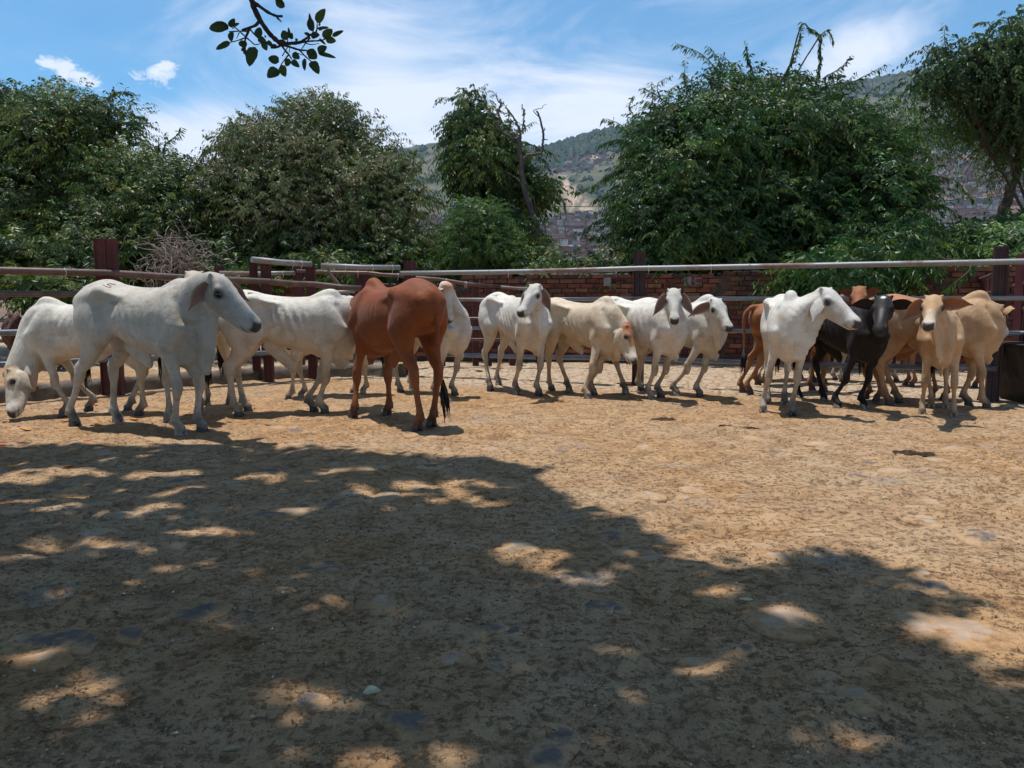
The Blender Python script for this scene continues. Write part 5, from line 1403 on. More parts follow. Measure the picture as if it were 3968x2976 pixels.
# right: the big dense green tree
tree('broadleaf_tree', 'huge dense bright green tree hanging over the brick wall right of centre', [lobe(2850, 560, 430, 230, 18.5, 2.6), lobe(2620, 700, 240, 240, 18.2, 2.2), lobe(2700, 850, 380, 230, 18, 2.2), lobe(3150, 620, 270, 260, 18.5, 2.4), lobe(3050, 850, 350, 230, 18, 2.2), lobe(2800, 400, 170, 110, 18.6, 1.5), lobe(3020, 420, 170, 120, 18.6, 1.5), lobe(2520, 920, 160, 130, 17.8, 1.5), lobe(2540, 560, 120, 110, 18.4, 1.3), lobe(3200, 430, 130, 100, 18.6, 1.2)],
     10800, 'fresh', 106, auto=44, trunk_base=(5.4, 19.6, 0), trunk_r=0.3, leafL=0.105, droop=0.5, inner=0.4, shrink=0.55,
     shoots=[[(2790, 330, 18), (2760, 250, 17.9), (2700, 200, 17.8), (2625, 170, 17.7)], [(2780, 300, 18), (2790, 240, 18), (2750, 185, 17.9)], [(2930, 320, 18), (2905, 240, 18), (2890, 170, 18)], [(2860, 330, 18), (2850, 270, 18), (2800, 215, 18)],
             [(3030, 310, 18), (3070, 230, 18), (3100, 150, 18), (3105, 95, 18)], [(3105, 100, 18), (3170, 130, 18), (3180, 200, 18), (3170, 290, 18)], [(3170, 150, 18), (3200, 120, 18), (3220, 140, 18)], [(3200, 300, 18), (3260, 260, 17.9), (3290, 225, 17.9)],
             [(3280, 330, 18), (3360, 290, 17.8), (3425, 255, 17.7)], [(2620, 430, 18), (2560, 380, 17.9), (2495, 345, 17.8)], [(2560, 460, 18), (2520, 410, 17.9), (2500, 390, 17.9)], [(2720, 380, 18), (2680, 320, 18), (2655, 290, 18)], [(2440, 520, 18), (2400, 480, 17.9), (2350, 460, 17.8)],
             [(2470, 560, 18), (2400, 540, 17.8), (2330, 560, 17.7)], [(2450, 640, 17.8), (2370, 670, 17.5), (2300, 720, 17.4), (2230, 740, 17.3)], [(2420, 760, 17.8), (2350, 760, 17.5), (2310, 770, 17.4)], [(2400, 860, 17.6), (2330, 850, 17.4), (2280, 880, 17.3)], [(2380, 900, 17.5), (2310, 920, 17.3), (2250, 900, 17.2)],
             [(3080, 500, 16.6), (3130, 540, 16.3), (3150, 620, 16.2), (3155, 680, 16.1)], [(2950, 640, 16.3), (2940, 720, 16.1), (2925, 770, 16.1)], [(2880, 760, 16.3), (2820, 860, 16.1), (2740, 920, 16.1)], [(3240, 470, 16.6), (3320, 560, 16.4), (3380, 640, 16.3)]])
tree('broadleaf_tree', 'lower leafy tree with drooping whips beside the huge green tree at right', [lobe(3370, 770, 180, 190, 17.2, 1.5), lobe(3430, 940, 165, 95, 16.8, 1.2), lobe(3330, 970, 200, 100, 16.8, 1.3), lobe(3400, 620, 110, 100, 17.6, 1.0)],
     2700, 'fresh', 107, auto=10, trunk_base=(8.4, 18.2, 0), leafL=0.115, leafW=0.038, trunk_r=0.16,
     shoots=[[(3500, 700, 16.8), (3600, 680, 16.5), (3700, 700, 16.3), (3760, 760, 16.2)], [(3520, 780, 16.6), (3640, 790, 16.3), (3740, 850, 16.1)], [(3500, 860, 16.4), (3600, 900, 16.2), (3680, 960, 16.0)], [(3420, 1000, 15.6), (3330, 1060, 15.2), (3240, 1100, 15.0)], [(3480, 560, 17.5), (3560, 480, 17.4), (3620, 440, 17.4)]])
tree('trailing_shrub', 'leafy green creeper spilling over the brick wall at right', [lobe(3180, 1050, 160, 60, 15.4, 0.7), lobe(3400, 1040, 160, 80, 15.2, 0.8), lobe(3300, 1090, 170, 55, 15.0, 0.6), lobe(3130, 1100, 90, 40, 15.3, 0.4), lobe(3500, 1000, 160, 60, 15.4, 0.8)],
     1700, 'fresh', 108, trunk_base=(6.9, 16.6, 0), cat='shrub', trunk_r=0.05, leafL=0.15, droop=0.8, shoots=[[(3700, 1020, 14.2), (3760, 1040, 14.0), (3720, 1080, 13.9), (3680, 1110, 13.9)], [(3500, 1080, 14.8), (3490, 1120, 14.7), (3470, 1140, 14.6)], [(3640, 1000, 14.4), (3720, 1010, 14.1), (3760, 1020, 14.0)]])
tree('leafy_shrub', 'sunlit yellow green bushes under the leaning tree at the right edge', [lobe(3780, 985, 190, 80, 17.0, 1.2), lobe(3920, 950, 130, 90, 17.5, 1.2), lobe(3640, 1020, 150, 55, 16.6, 1.0), lobe(3930, 1000, 130, 110, 15.5, 1.0), lobe(3830, 1070, 160, 90, 15.3, .8)],
     2600, 'soft', 109, trunk_base=(10.4, 17.6, 0), cat='shrub', trunk_r=0.06, leafL=0.12)
# leaning tree at the right edge with open feathery crown, creeper-laden top
lt_l = [lobe(3560, 420, 140, 90, 19, 1.1), lobe(3680, 470, 120, 90, 19, 1.1), lobe(3500, 520, 100, 70, 19, 0.9), lobe(3760, 560, 120, 70, 19, 0.9), lobe(3900, 520, 120, 90, 18.6, 1.1), lobe(3830, 640, 90, 50, 18.6, 0.8), lobe(3940, 660, 100, 70, 18.5, 0.9), lobe(3600, 590, 90, 40, 18.8, 0.7)]
r9 = np.random.default_rng(9)
lean = empty('leaning_tree', (9.6, 18.2, 0), 0, 'slender leaning tree with open feathery crown at the right edge', 'tree')
tb = [at(3810, 1040, 18.2), at(3835, 960, 18.3), at(3870, 860, 18.4), at(3915, 740, 18.5), at(3948, 640, 18.5), at(3985, 540, 18.5), at(4060, 380, 18.5)]
ps = [([Vector((9.75, 18.2, -0.3)), Vector((10.2, 18.2, 0.9)), *tb], 0.16, 0.07), ([at(3950, 640, 18.5), at(3890, 590, 18.4), at(3800, 545, 18.6), at(3720, 500, 18.8), at(3640, 450, 19)], 0.05, 0.015),
      ([at(3720, 500, 18.8), at(3640, 520, 19), at(3570, 500, 19), at(3520, 480, 19)], 0.03, 0.01), ([at(3700, 490, 18.8), at(3740, 440, 18.8), at(3770, 400, 18.8)], 0.03, 0.01), ([at(3890, 590, 18.4), at(3860, 530, 18.4), at(3900, 470, 18.4)], 0.035, 0.01)]
t = trunk_obj(lean, ps, MAT_BARK_GREY); t.location = (-9.6, -18.2, 0)
c_ = leaf_object('crown', foliage(lt_l, 1500, r9, 'soft', nleaf=14, leafL=0.085, leafW=0.020, inner=0.0, droop=0.6, shell=(0.2, 1.1), leafdroop=1.2, per=9, shrink=0.2), MAT_LEAF_MATT, lean); c_.location = (-9.6, -18.2, 0)
tree('creeper_covered_tree', 'dark creeper covered tree crown filling the top right corner', [lobe(3740, 270, 180, 110, 17.5, 1.0), lobe(3880, 320, 190, 160, 17.5, 1.2), lobe(3970, 220, 190, 200, 17.5, 1.5), lobe(3960, 460, 120, 110, 17.4, 1.0), lobe(3620, 295, 100, 80, 17.6, 0.7), lobe(4130, 330, 220, 260, 17.5, 1.6)],
     2700, 'blue', 110, auto=8, trunk_base=(12.6, 18.0, 0), leafL=0.085, leafW=0.045, droop=0.8, trunk_r=0.10, limbk=0.3, inner=0.1, shoots=[[(3700, 240, 17.3), (3660, 200, 17.3), (3605, 190, 17.2)], [(3850, 130, 17.3), (3830, 90, 17.3), (3800, 85, 17.2)], [(3620, 280, 17.3), (3590, 250, 17.3), (3600, 215, 17.3)]])
tree('broadleaf_tree', 'dense dark tree standing beyond the right edge of the picture', [lobe(4650, 600, 330, 260, 19, 2.2), lobe(4500, 850, 260, 220, 18.5, 1.8), lobe(4850, 850, 260, 230, 18.5, 1.8)], 3000, 'dark', 111, auto=10, trunk_base=(16.5, 19.5, 0))
# low undergrowth behind the wall and fence: one ragged mass
r10 = np.random.default_rng(10)
ul = [lobe(px, py, 190, 75, Y, 0.9) for px, py, Y in ((60, 1010, 17.5), (350, 1000, 17.6), (620, 1010, 18), (900, 1010, 18), (1180, 1000, 18.2), (1480, 1010, 18.2), (2080, 1085, 17.8), (2330, 1085, 17.6), (2600, 1020, 17.2), (2850, 1010, 17), (-250, 1020, 17.5), (4300, 1000, 16.5), (4600, 1000, 16.5))]
ul += [lobe(px, py, 120, 60, Y, 0.7) for px, py, Y in ((150, 1110, 16), (330, 1120, 16), (900, 1100, 16.8), (1300, 1090, 17))]
o = leaf_object('undergrowth', foliage(ul, 4300, r10, 'dark', leafL=0.13, leafW=0.04), MAT_LEAF, None); tag(o, 'ragged green undergrowth along the foot of the trees behind the wall', 'undergrowth')
# dead brush heap
db = empty('dead_brush', (-6.8, 16.6, 0), 0, 'tangled heap of bare grey twigs behind the rusty fence at left', 'brush'); m = MB(); rr = random.Random(4)
for i in range(210):
    px = 700 + rr.gauss(0, 85); py = 1010 + rr.gauss(0, 45); s0 = at(px, py, 16.3 + rr.uniform(-.5, .5)); p = [s0]; d = Vector((rr.gauss(0, 1), rr.gauss(0, .5), rr.gauss(0.2, .8))).normalized()
    for k in range(5): d = (d + Vector((rr.gauss(0, .5), rr.gauss(0, .3), rr.gauss(-.1, .5)))).normalized(); p.append(p[-1] + d * rr.uniform(.06, .14))
    m.tube(p, [0.010, 0.009, 0.008, 0.006, 0.005, 0.003], 4)
for i in range(12): m.tube([Vector((-6.8 + rr.uniform(-.8, .8), 16.5, -0.1)), at(700 + rr.gauss(0, 90), 1040, 16.4), at(700 + rr.gauss(0, 90), 960, 16.3)], [0.03, 0.02, 0.008], 5)
o = m.build('twigs', simple_mat('dry twig', (0.26, 0.20, 0.17), 0.9, 0.1, 0.3, 30), db); o.location = (6.8, -16.6, 0); o['kind'] = 'stuff'

# ------------------------------------------------------------------ shade tree over the photographer
shade = empty('shade_tree', (-3.4, -1.6, 0), 0, 'big shade tree overhead whose leafy branch hangs into the sky at top left', 'tree')
SO = Vector((3.4, 1.6, 0)); rsd = np.random.default_rng(12)
outline = [(-700, 1730), (150, 1722), (500, 1735), (850, 1730), (1200, 1735), (1420, 1755), (1780, 1775), (1960, 1800), (2080, 1830), (2080, 1890), (2230, 1960), (2480, 2050), (2560, 2120), (2680, 2200), (3000, 2210), (3100, 2140), (3270, 2160), (3480, 2220), (3560, 2290), (3730, 2330), (3420, 2420), (3520, 2500), (3800, 2560), (3860, 2680), (4050, 2760), (4400, 2976)]
poly = [gnd(x, y) for x, y in outline]; poly = [(p.x, p.y) for p in poly] + [(4.4, 0.5), (3.8, -3.2), (-6.5, -4.5), (-10.5, 2.0)]
PX = np.array([p[0] for p in poly]); PY = np.array([p[1] for p in poly])
def inpoly(x, y):
    c = np.zeros(len(x), bool); j = len(PX) - 1
    for i in range(len(PX)):
        m = ((PY[i] > y) != (PY[j] > y)) & (x < (PX[j] - PX[i]) * (y - PY[i]) / (PY[j] - PY[i] + 1e-12) + PX[i]); c ^= m; j = i
    return c
N = 135000
x = rsd.uniform(-10.6, 4.5, N); y = rsd.uniform(-4.5, 8.2, N)
x2 = x + rsd.normal(0, 0.07, N); y2 = y + rsd.normal(0, 0.07, N)
gap = fbm(x * 1.15 + 40, y * 0.95 + 40, 3, 61); gap2 = fbm(x * 3.2 + 9, y * 3.0 + 9, 2, 63)
edge_open = np.clip((-x - 1.2) / 2.5, 0, 1) * 0.05 + np.clip((y - 4.6) / 1.5, 0, 1) * np.clip((-x + 0.6) / 1.5, 0, 1) * 0.035 + np.exp(-((x + 0.9) / 0.8) ** 2 - ((y - 2.45) / 0.4) ** 2) * 0.10 - 0.04
GAPS = [(343, 2748, .20, .14), (250, 2700, .12, .08), (1040, 2620, .20, .10), (1157, 2720, .16, .12), (960, 2680, .10, .06), (1560, 2950, .22, .10), (1248, 2350, .12, .06), (768, 2196, .22, .07), (795, 2065, .28, .09), (54, 2178, .22, .10), (180, 2305, .18, .07), (786, 2422, .16, .06),
        (2800, 2292, .14, .08), (2979, 2365, .18, .08), (2756, 2603, .16, .07), (3290, 2880, .20, .08), (620, 1835, .42, .16), (980, 1850, .30, .12), (200, 1835, .45, .16), (100, 1960, .4, .12), (430, 1990, .3, .10), (1560, 1900, .5, .16), (1750, 1880, .5, .16), (1850, 1935, .35, .12), (700, 1960, .3, .1),
        (1180, 1985, .22, .08), (420, 2120, .3, .08), (50, 2120, .3, .1), (90, 2560, .15, .08), (380, 2620, .10, .05), (1880, 2480, .08, .04), (2040, 2590, .10, .05), (350, 1900, .35, .1), (1350, 1830, .3, .12)]
gq = np.zeros(N)
for (a_, b_, c_, d_) in GAPS:
    g_ = gnd(a_, b_); gq = np.maximum(gq, np.exp(-((x - g_.x) / (c_ * 0.95)) ** 2 - ((y - g_.y) / (d_ * 1.25)) ** 2))
gap3 = fbm(x * 7.5 + 19, y * 7.5 + 4, 2, 65)
gq = (gq * (0.30 + 1.3 * gap2) > 0.40) & (gap3 > 0.40) & (rsd.uniform(0, 1, N) < 0.96)
keep = ~gq & inpoly(x2, y2) & ((gap * 0.62 + gap2 * 0.38) > 0.315 + edge_open) & (rsd.uniform(0, 1, N) < 0.98)
x, y = x[keep], y[keep]; n = len(x)
zlo = np.maximum(6.0, CAMH + 0.375 * (y + 0.4) + 1.0); z = zlo + rsd.uniform(0, 1, n) ** 1.3 * 3.4
P = np.stack([x, y, z * 0], 1) + np.array([TOSUN.x / TOSUN.z, TOSUN.y / TOSUN.z, 1.0]) * z[:, None]
ld = nrmz(np.stack([rsd.normal(0, 1, n), rsd.normal(0, 1, n), rsd.normal(-0.25, 0.4, n)], 1)); wd = nrmz(np.cross(ld, np.stack([rsd.normal(0, .45, n), rsd.normal(0, .45, n), np.ones(n)], 1)))
L = rsd.uniform(0.14, 0.22, n)[:, None]; Wd = L * rsd.uniform(0.5, 0.7, n)[:, None]
V = np.stack([P - ld * L / 2, P - ld * L * 0.1 + wd * Wd / 2, P + ld * L / 2, P - ld * L * 0.1 - wd * Wd / 2], 1).reshape(-1, 3)
b = np.arange(n)[:, None] * 4; F = np.concatenate([b + np.array([0, 1, 2]), b + np.array([0, 2, 3])], 1).reshape(-1, 3)
C = np.repeat(palette(rsd, n, GREENS['dark']), 4, 0)
MAT_LEAF_UP = leaf_mat('shade leaf', 0.10, 0.5, 0.3)
cr = leaf_object('crown', [(V, F, C)], MAT_LEAF_UP, shade); cr.location = SO
MAT_TWIG = simple_mat('twig bark', (0.045, 0.035, 0.035), 0.9, 0.1, 0.4, 30, 0.6, 60)
A0 = Vector((-3.4, -1.6, -0.2)); FK = Vector((-3.2, -1.3, 3.0))
lp = [([A0, Vector((-3.5, -1.5, 1.6)), FK], 0.30, 0.22)]
for e in ((-0.6, 1.5, 5.3), (-4.5, 3.2, 6.0), (-2.4, 4.8, 6.2), (1.2, 0.6, 5.6), (-7.0, 2.0, 6.2), (-5.5, -2.5, 5.6), (-1.0, -3.2, 5.6), (2.6, 1.4, 6.3), (-8.6, 4.6, 6.6), (-1.4, 6.2, 6.8), (-5.6, 6.4, 6.8)):
    e = Vector(e) + Vector((0, 0, 1.2)); mid = FK.lerp(e, 0.5) + Vector((0, 0, 0.5)); lp.append(([FK, mid, e], 0.11, 0.02))
    for k in range(3): lp.append(([mid, mid.lerp(e, 0.5) + Vector((rr.uniform(-.8, .8), rr.uniform(-.6, .2), .5)), e + Vector((rr.uniform(-1.6, 1.6), rr.uniform(-1.6, -0.2), rr.uniform(.2, .8)))], 0.04, 0.010))
t = trunk_obj(shade, lp, MAT_BARK); t.location = SO
# the branch that hangs into view, leaf by leaf
S = 2.949; DB = 3.1
def bq(cx, cy, dY=0.0): return at(700 + cx / S, cy / S, DB + dY)
br = MB()
def twig(pts, r0, r1):
    P = catmull(np.array([list(bq(*p)) for p in pts]), 4); rr_ = random.Random(int(pts[0][0]))
    n = len(P); br.tube([Vector(p) for p in P], [(r0 + (r1 - r0) * i / (n - 1)) * (1 + rr_.uniform(-.12, .25)) for i in range(n)], 7)
top = bq(800, -60); 
br.tube([Vector((-1.0, 2.9, 4.9)), Vector((-1.05, 3.0, 3.9)), Vector((-1.05, 3.08, 3.0)), top, bq(815, 0)], [0.022, 0.018, 0.014, 0.011, 0.010], 8)
twig([(805, -20), (830, 70), (890, 200), (960, 310), (1030, 400), (1120, 480), (1150, 500)], 0.0098, 0.0075)
twig([(820, 20), (900, 70), (1000, 140), (1090, 180), (1165, 185)], 0.007, 0.004); twig([(1090, 180), (1120, 220), (1150, 245)], 0.004, 0.0025)
twig([(900, 235), (860, 285), (790, 315), (700, 345)], 0.006, 0.004); twig([(790, 315), (760, 390), (740, 440), (735, 520), (740, 620), (760, 650)], 0.005, 0.002)
twig([(770, 358), (690, 355), (600, 360), (550, 362)], 0.0028, 0.0016); twig([(790, 330), (840, 390), (880, 435)], 0.003, 0.0016); twig([(740, 420), (670, 355), (620, 315), (590, 330)], 0.0028, 0.0014)
twig([(740, 430), (660, 460), (570, 485)], 0.0028, 0.0014); twig([(740, 420), (800, 470), (850, 510), (920, 495)], 0.003, 0.0014); twig([(670, 370), (640, 440)], 0.002, 0.001)
twig([(1150, 500), (1260, 495), (1360, 485), (1440, 435), (1480, 400)], 0.007, 0.0035); twig([(1360, 485), (1480, 470), (1580, 465), (1650, 450)], 0.004, 0.0018); twig([(1420, 490), (1500, 510), (1580, 495)], 0.002, 0.001)
twig([(1480, 400), (1550, 360), (1560, 270)], 0.0035, 0.002); twig([(1480, 430), (1430, 490), (1380, 565)], 0.003, 0.0014)
twig([(1150, 510), (1260, 540), (1360, 570), (1440, 575)], 0.0045, 0.0028); twig([(1360, 570), (1420, 640), (1490, 700), (1530, 740)], 0.003, 0.0014); twig([(1340, 610), (1400, 630), (1440, 640)], 0.0016, 0.001)
twig([(1150, 510), (1190, 570), (1240, 630), (1270, 680)], 0.0045, 0.002); twig([(1230, 630), (1160, 720), (1130, 780)], 0.0025, 0.0014); twig([(1160, 640), (1210, 560), (1270, 470)], 0.0022, 0.001); twig([(1150, 510), (1100, 540), (1030, 545)], 0.0055, 0.003)
twig([(1220, 480), (1225, 450)], 0.0025, 0.001); twig([(1240, 600), (1255, 500)], 0.0016, 0.001)
o = br.build('branch', MAT_TWIG, shade); o.location = SO
for (cx, cy, rr__) in ((1150, 485, 0.013),):
    kk2 = MB(); c0 = bq(cx, cy); uvsphere(kk2, c0, rr__, 10, 7, 0, 1.4, 1, 0.8); o = kk2.build('knot', MAT_TWIG, shade); o.location = SO
# leaves: (base x, base y, tip x, tip y, width) in crop units
LV = [(545, 300, 325, 325, 115), (545, 335, 455, 250, 75), (590, 320, 605, 210, 95), (600, 300, 675, 268, 40), (585, 362, 585, 482, 78), (570, 482, 402, 566, 66), (690, 458, 735, 545, 90), (742, 560, 690, 580, 55), (748, 572, 720, 620, 40),
      (850, 535, 785, 762, 140), (885, 435, 905, 310, 88), (885, 430, 985, 500, 75), (940, 480, 985, 580, 70), (985, 470, 1060, 540, 55), (1040, 530, 1105, 520, 40), (1080, 0, 1192, 75, 95),
      (1215, 460, 1170, 345, 95), (1260, 450, 1232, 310, 40), (1268, 450, 1275, 370, 45), (1520, 365, 1470, 148, 50), (1510, 362, 1475, 200, 85), (1560, 265, 1655, 98, 105), (1560, 330, 1695, 312, 36), (1580, 350, 1620, 345, 40), (1590, 300, 1590, 262, 26),
      (1490, 420, 1592, 400, 88), (1480, 410, 1412, 375, 40), (1640, 450, 1732, 330, 110), (1730, 412, 1865, 350, 50), (1655, 450, 1778, 470, 80), (1580, 440, 1662, 512, 30), (1310, 470, 1345, 455, 50),
      (1440, 620, 1530, 560, 60), (1465, 600, 1560, 670, 110), (1570, 600, 1672, 530, 90), (1570, 610, 1780, 665, 50), (1490, 700, 1580, 850, 105), (1420, 665, 1420, 812, 56), (1275, 610, 1362, 670, 76), (1270, 690, 1362, 770, 70), (1240, 670, 1205, 760, 72),
      (1125, 710, 1000, 660, 100), (1160, 740, 1200, 880, 100), (1115, 790, 990, 890, 120), (740, 540, 720, 500, 36), (975, 430, 960, 400, 20)]
MAT_BLEAF = leaf_mat('branch leaf', 0.32, 0.5, 0.3)
for i, (bx, by, tx_, ty_, w) in enumerate(LV):
    rl = random.Random(i); B0 = bq(bx, by, 0); T1 = bq(tx_, ty_, rl.uniform(-0.02, 0.03)); ax = T1 - B0; L = ax.length
    wdir = ax.cross(Vector((0, 1, 0))).normalized(); wdir = (wdir + Vector((0, rl.uniform(-.35, .35), 0))).normalized(); nn = ax.cross(wdir).normalized()
    Wd = w / S / FPX * DB; m = MB(); n = 9; vs = []
    for k in range(n):
        t = k / (n - 1); ww = Wd * 0.5 * (math.sin(math.pi * min(1.0, t ** 0.72)) ** 0.62) * (1 + rl.uniform(-.05, .05)) * (1 if k < n - 1 else 0)
        for u in (-1, -0.5, 0, 0.5, 1): vs.append(B0 + ax * t + wdir * ww * u + nn * (abs(u) * ww * 0.30 + math.sin(t * 3) * L * 0.05))
    fs = [(k * 5 + j, k * 5 + j + 1, k * 5 + j + 6, k * 5 + j + 5) for k in range(n - 1) for j in range(4)]
    m.add(vs, fs, 0, True); me = m.mesh('leaf'); ca = me.color_attributes.new('coat', 'FLOAT_COLOR', 'POINT')
    cc = (0.030, 0.055, 0.022) if i not in (21, 27, 29, 42) else (0.050, 0.085, 0.022)
    ca.data.foreach_set('color', np.tile(np.array([*cc, 1.0], np.float32), len(vs))); me.materials.append(MAT_BLEAF)
    o = mesh_obj('leaf', me, None, shade); o.location = SO
# ================================================================== mountainside with its town
RR = np.array([70, 200, 450, 700, 1000, 1300, 1600, 2000, 2500, 2800, 3000])
TT = np.array([-0.06, -0.03, 0.005, 0.038, 0.075, 0.108, 0.135, 0.165, 0.20, 0.205, 0.19])
SKX = np.array([-1500, 0, 900, 1500, 1750, 1950, 2100, 2250, 2350, 2600, 3000, 3350, 3550, 3968, 5500])
SKY_ = np.array([900, 850, 760, 606, 570, 575, 592, 545, 524, 480, 400, 336, 305, 240, 200])
AZS = (SKX - CX) / FPX; TS = (HOR - SKY_) / FPX
def hill_h(u, r):
    """u = x/y, r = y distance"""
    t = np.interp(r, RR, TT); k = np.interp(u, AZS, TS) / 0.205
    k = 1 + (k - 1) * np.clip((r - 900) / 900, 0, 1)
    x = u * r
    nz = (fbm(x / 420 + 50, r / 420 + 50, 4, 3) - 0.5) * 0.030 * np.clip((r - 500) / 900, 0, 1) * (1 - np.clip((r - 2100) / 350, 0, 1) * 0.75)
    gul = np.abs(fbm(u * 9 + 20, r / 1500 + 20, 3, 8) - 0.5) * 0.035 * np.clip((r - 1000) / 500, 0, 1) * (1 - np.clip((r - 2200) / 300, 0, 1))
    return CAMH + (t * k + nz * k - gul) * r
us = np.linspace(-0.95, 0.95, 620); rs = np.concatenate([np.linspace(70, 500, 30), np.linspace(520, 3000, 210)])
U, Rr = np.meshgrid(us, rs, indexing='xy'); Hh = hill_h(U, Rr)
Hh += (fbm(U * Rr / 22, Rr / 22, 2, 9) - 0.5) * np.where(Rr > 1900, 16, 5) * np.clip((Rr - 700) / 500, 0, 1)
Hx = U * Rr; n_u, n_r = len(us), len(rs)
ii = np.arange(n_u * n_r).reshape(n_r, n_u); hf = np.stack([ii[:-1, :-1], ii[:-1, 1:], ii[1:, 1:], ii[1:, :-1]], -1).reshape(-1, 4)
me = np_mesh('hillside', np.stack([Hx, Rr, Hh], -1).reshape(-1, 3), hf, True)
PXh = CX + FPX * U; PYh = HOR - (Hh - CAMH) / Rr * FPX
wv = fbm(Hx / 90 + 9, Rr / 90 + 9, 4, 15); wv2 = fbm(Hx / 25 + 9, Rr / 25 + 9, 3, 25)
grass = np.array((0.118, 0.108, 0.070)); scrub = np.array((0.035, 0.060, 0.030)); soil = np.array((0.44, 0.31, 0.225)); town = np.array((0.20, 0.12, 0.09))
c = np.tile(grass, (n_r, n_u, 1)) * (0.75 + 0.5 * wv2[..., None])
def mixc(m, col): global c; m = np.clip(m, 0, 1)[..., None]; c = c * (1 - m) + np.array(col) * m
mixc(np.clip((wv - 0.50) * 9, 0, 1) * 0.8, scrub)
forest = np.clip((Rr - 2230 + (wv - 0.5) * 600) / 120, 0, 1) * np.clip((PXh - 1990) / 100, 0, 1)
mixc(forest, (0.026, 0.048, 0.030))
mixc(np.clip((1330 + 330 * np.clip((PXh - 3150) / 200, 0, 1) - Rr + (wv - .5) * 120) / 60, 0, 1) * 0.85, town)
sl = np.exp(-(((PXh - (2175 + (PYh - 700) * 0.62)) / (16 + (PYh - 690) * 0.26).clip(9, 48)) ** 2) ** 1.5) * (PYh > 690) * (PYh < 850) * np.clip((fbm(PXh / 14 + PYh / 30 + 60, PYh / 60 + 60, 4, 91) - 0.30) * 4, 0.05, 1)
mixc(sl, soil)
mixc(np.exp(-((PXh - 2290) / 28) ** 2 - ((PYh - 623) / 12) ** 2) * 1.4, (0.5, 0.40, 0.28))
ca = me.color_attributes.new('coat', 'FLOAT_COLOR', 'POINT')
ca.data.foreach_set('color', np.concatenate([c, np.ones((n_r, n_u, 1))], -1).astype(np.float32).ravel())
MAT_HILL, nt, b = material('hill grass', 1.0, 0.05)
tc = nt.new('ShaderNodeTexCoord').outputs['Object']
att = nt.new('ShaderNodeAttribute', attribute_name='coat').outputs['Color']
nt.link(nt.mix(1.0, att, nt.ramp(nt.noise(tc, 0.06, 6, 0.7), [(0.3, 0.6), (0.7, 1.35)]), 'MULTIPLY'), b.inputs['Base Color'])
tag(mesh_obj('hillside', me, MAT_HILL), kind='structure')

# woods on the ridge and scattered over the slopes
rw = np.random.default_rng(21)
def tree_blobs(n, rlo, rhi, plo, phi, size, cond, seed):
    r = np.random.default_rng(seed); rad = r.uniform(rlo, rhi, n); u = (r.uniform(plo, phi, n) - CX) / FPX
    g = fbm(u * rad / 90 + 9, rad / 90 + 9, 4, 15); k = cond(g, rad, r.uniform(0, 1, n)); rad, u = rad[k], u[k]; n = len(u)
    z = hill_h(u, rad); s = r.uniform(0.6, 1.3, n) * size
    oc = np.array([(1, 0, 0), (0, 1, 0), (-1, 0, 0), (0, -1, 0), (0, 0, 1.3), (0.5, 0.5, 0.75), (-0.5, 0.4, 0.9), (0.4, -0.6, 0.8), (0, 0, -0.6)], float)
    V = np.stack([u * rad, rad, z + s * 0.4], 1)[:, None, :] + oc[None] * s[:, None, None] * r.uniform(0.7, 1.2, (n, len(oc), 1))
    f = np.array([(0, 5, 4), (5, 1, 4), (1, 6, 4), (6, 2, 4), (2, 3, 4), (3, 7, 4), (7, 0, 4), (0, 1, 5), (1, 2, 6), (3, 0, 7), (0, 8, 1), (1, 8, 2), (2, 8, 3), (3, 8, 0)])
    F = (np.arange(n)[:, None, None] * len(oc) + f[None]).reshape(-1, 3)
    C = np.repeat(palette(r, n, [(0.024, 0.045, 0.026), (0.035, 0.062, 0.030), (0.050, 0.080, 0.034)]), len(oc), 0)
    return V.reshape(-1, 3), F, C
pk = [tree_blobs(9000, 2000, 2560, 1990, 4100, 10, lambda g, rad, q: (q < 0.85) & (rad + (g - 0.5) * 600 > 2260), 1), tree_blobs(1500, 1700, 2250, 1000, 4100, 6, lambda g, rad, q: g > 0.56, 2), tree_blobs(900, 1350, 1700, 1000, 3200, 6, lambda g, rad, q: g > 0.57, 7),
      tree_blobs(1500, 1660, 1950, 3300, 4100, 9, lambda g, rad, q: q < 0.9, 3), tree_blobs(900, 450, 1300, 900, 4100, 6, lambda g, rad, q: g > 0.50, 4), tree_blobs(160, 2450, 2560, 900, 2000, 9, lambda g, rad, q: q < 0.8, 5)]
o = leaf_object('woods', pk, MAT_LEAF_MATT, None); tag(o, 'dark far off woods covering the ridge and slopes of the mountain', 'woods')

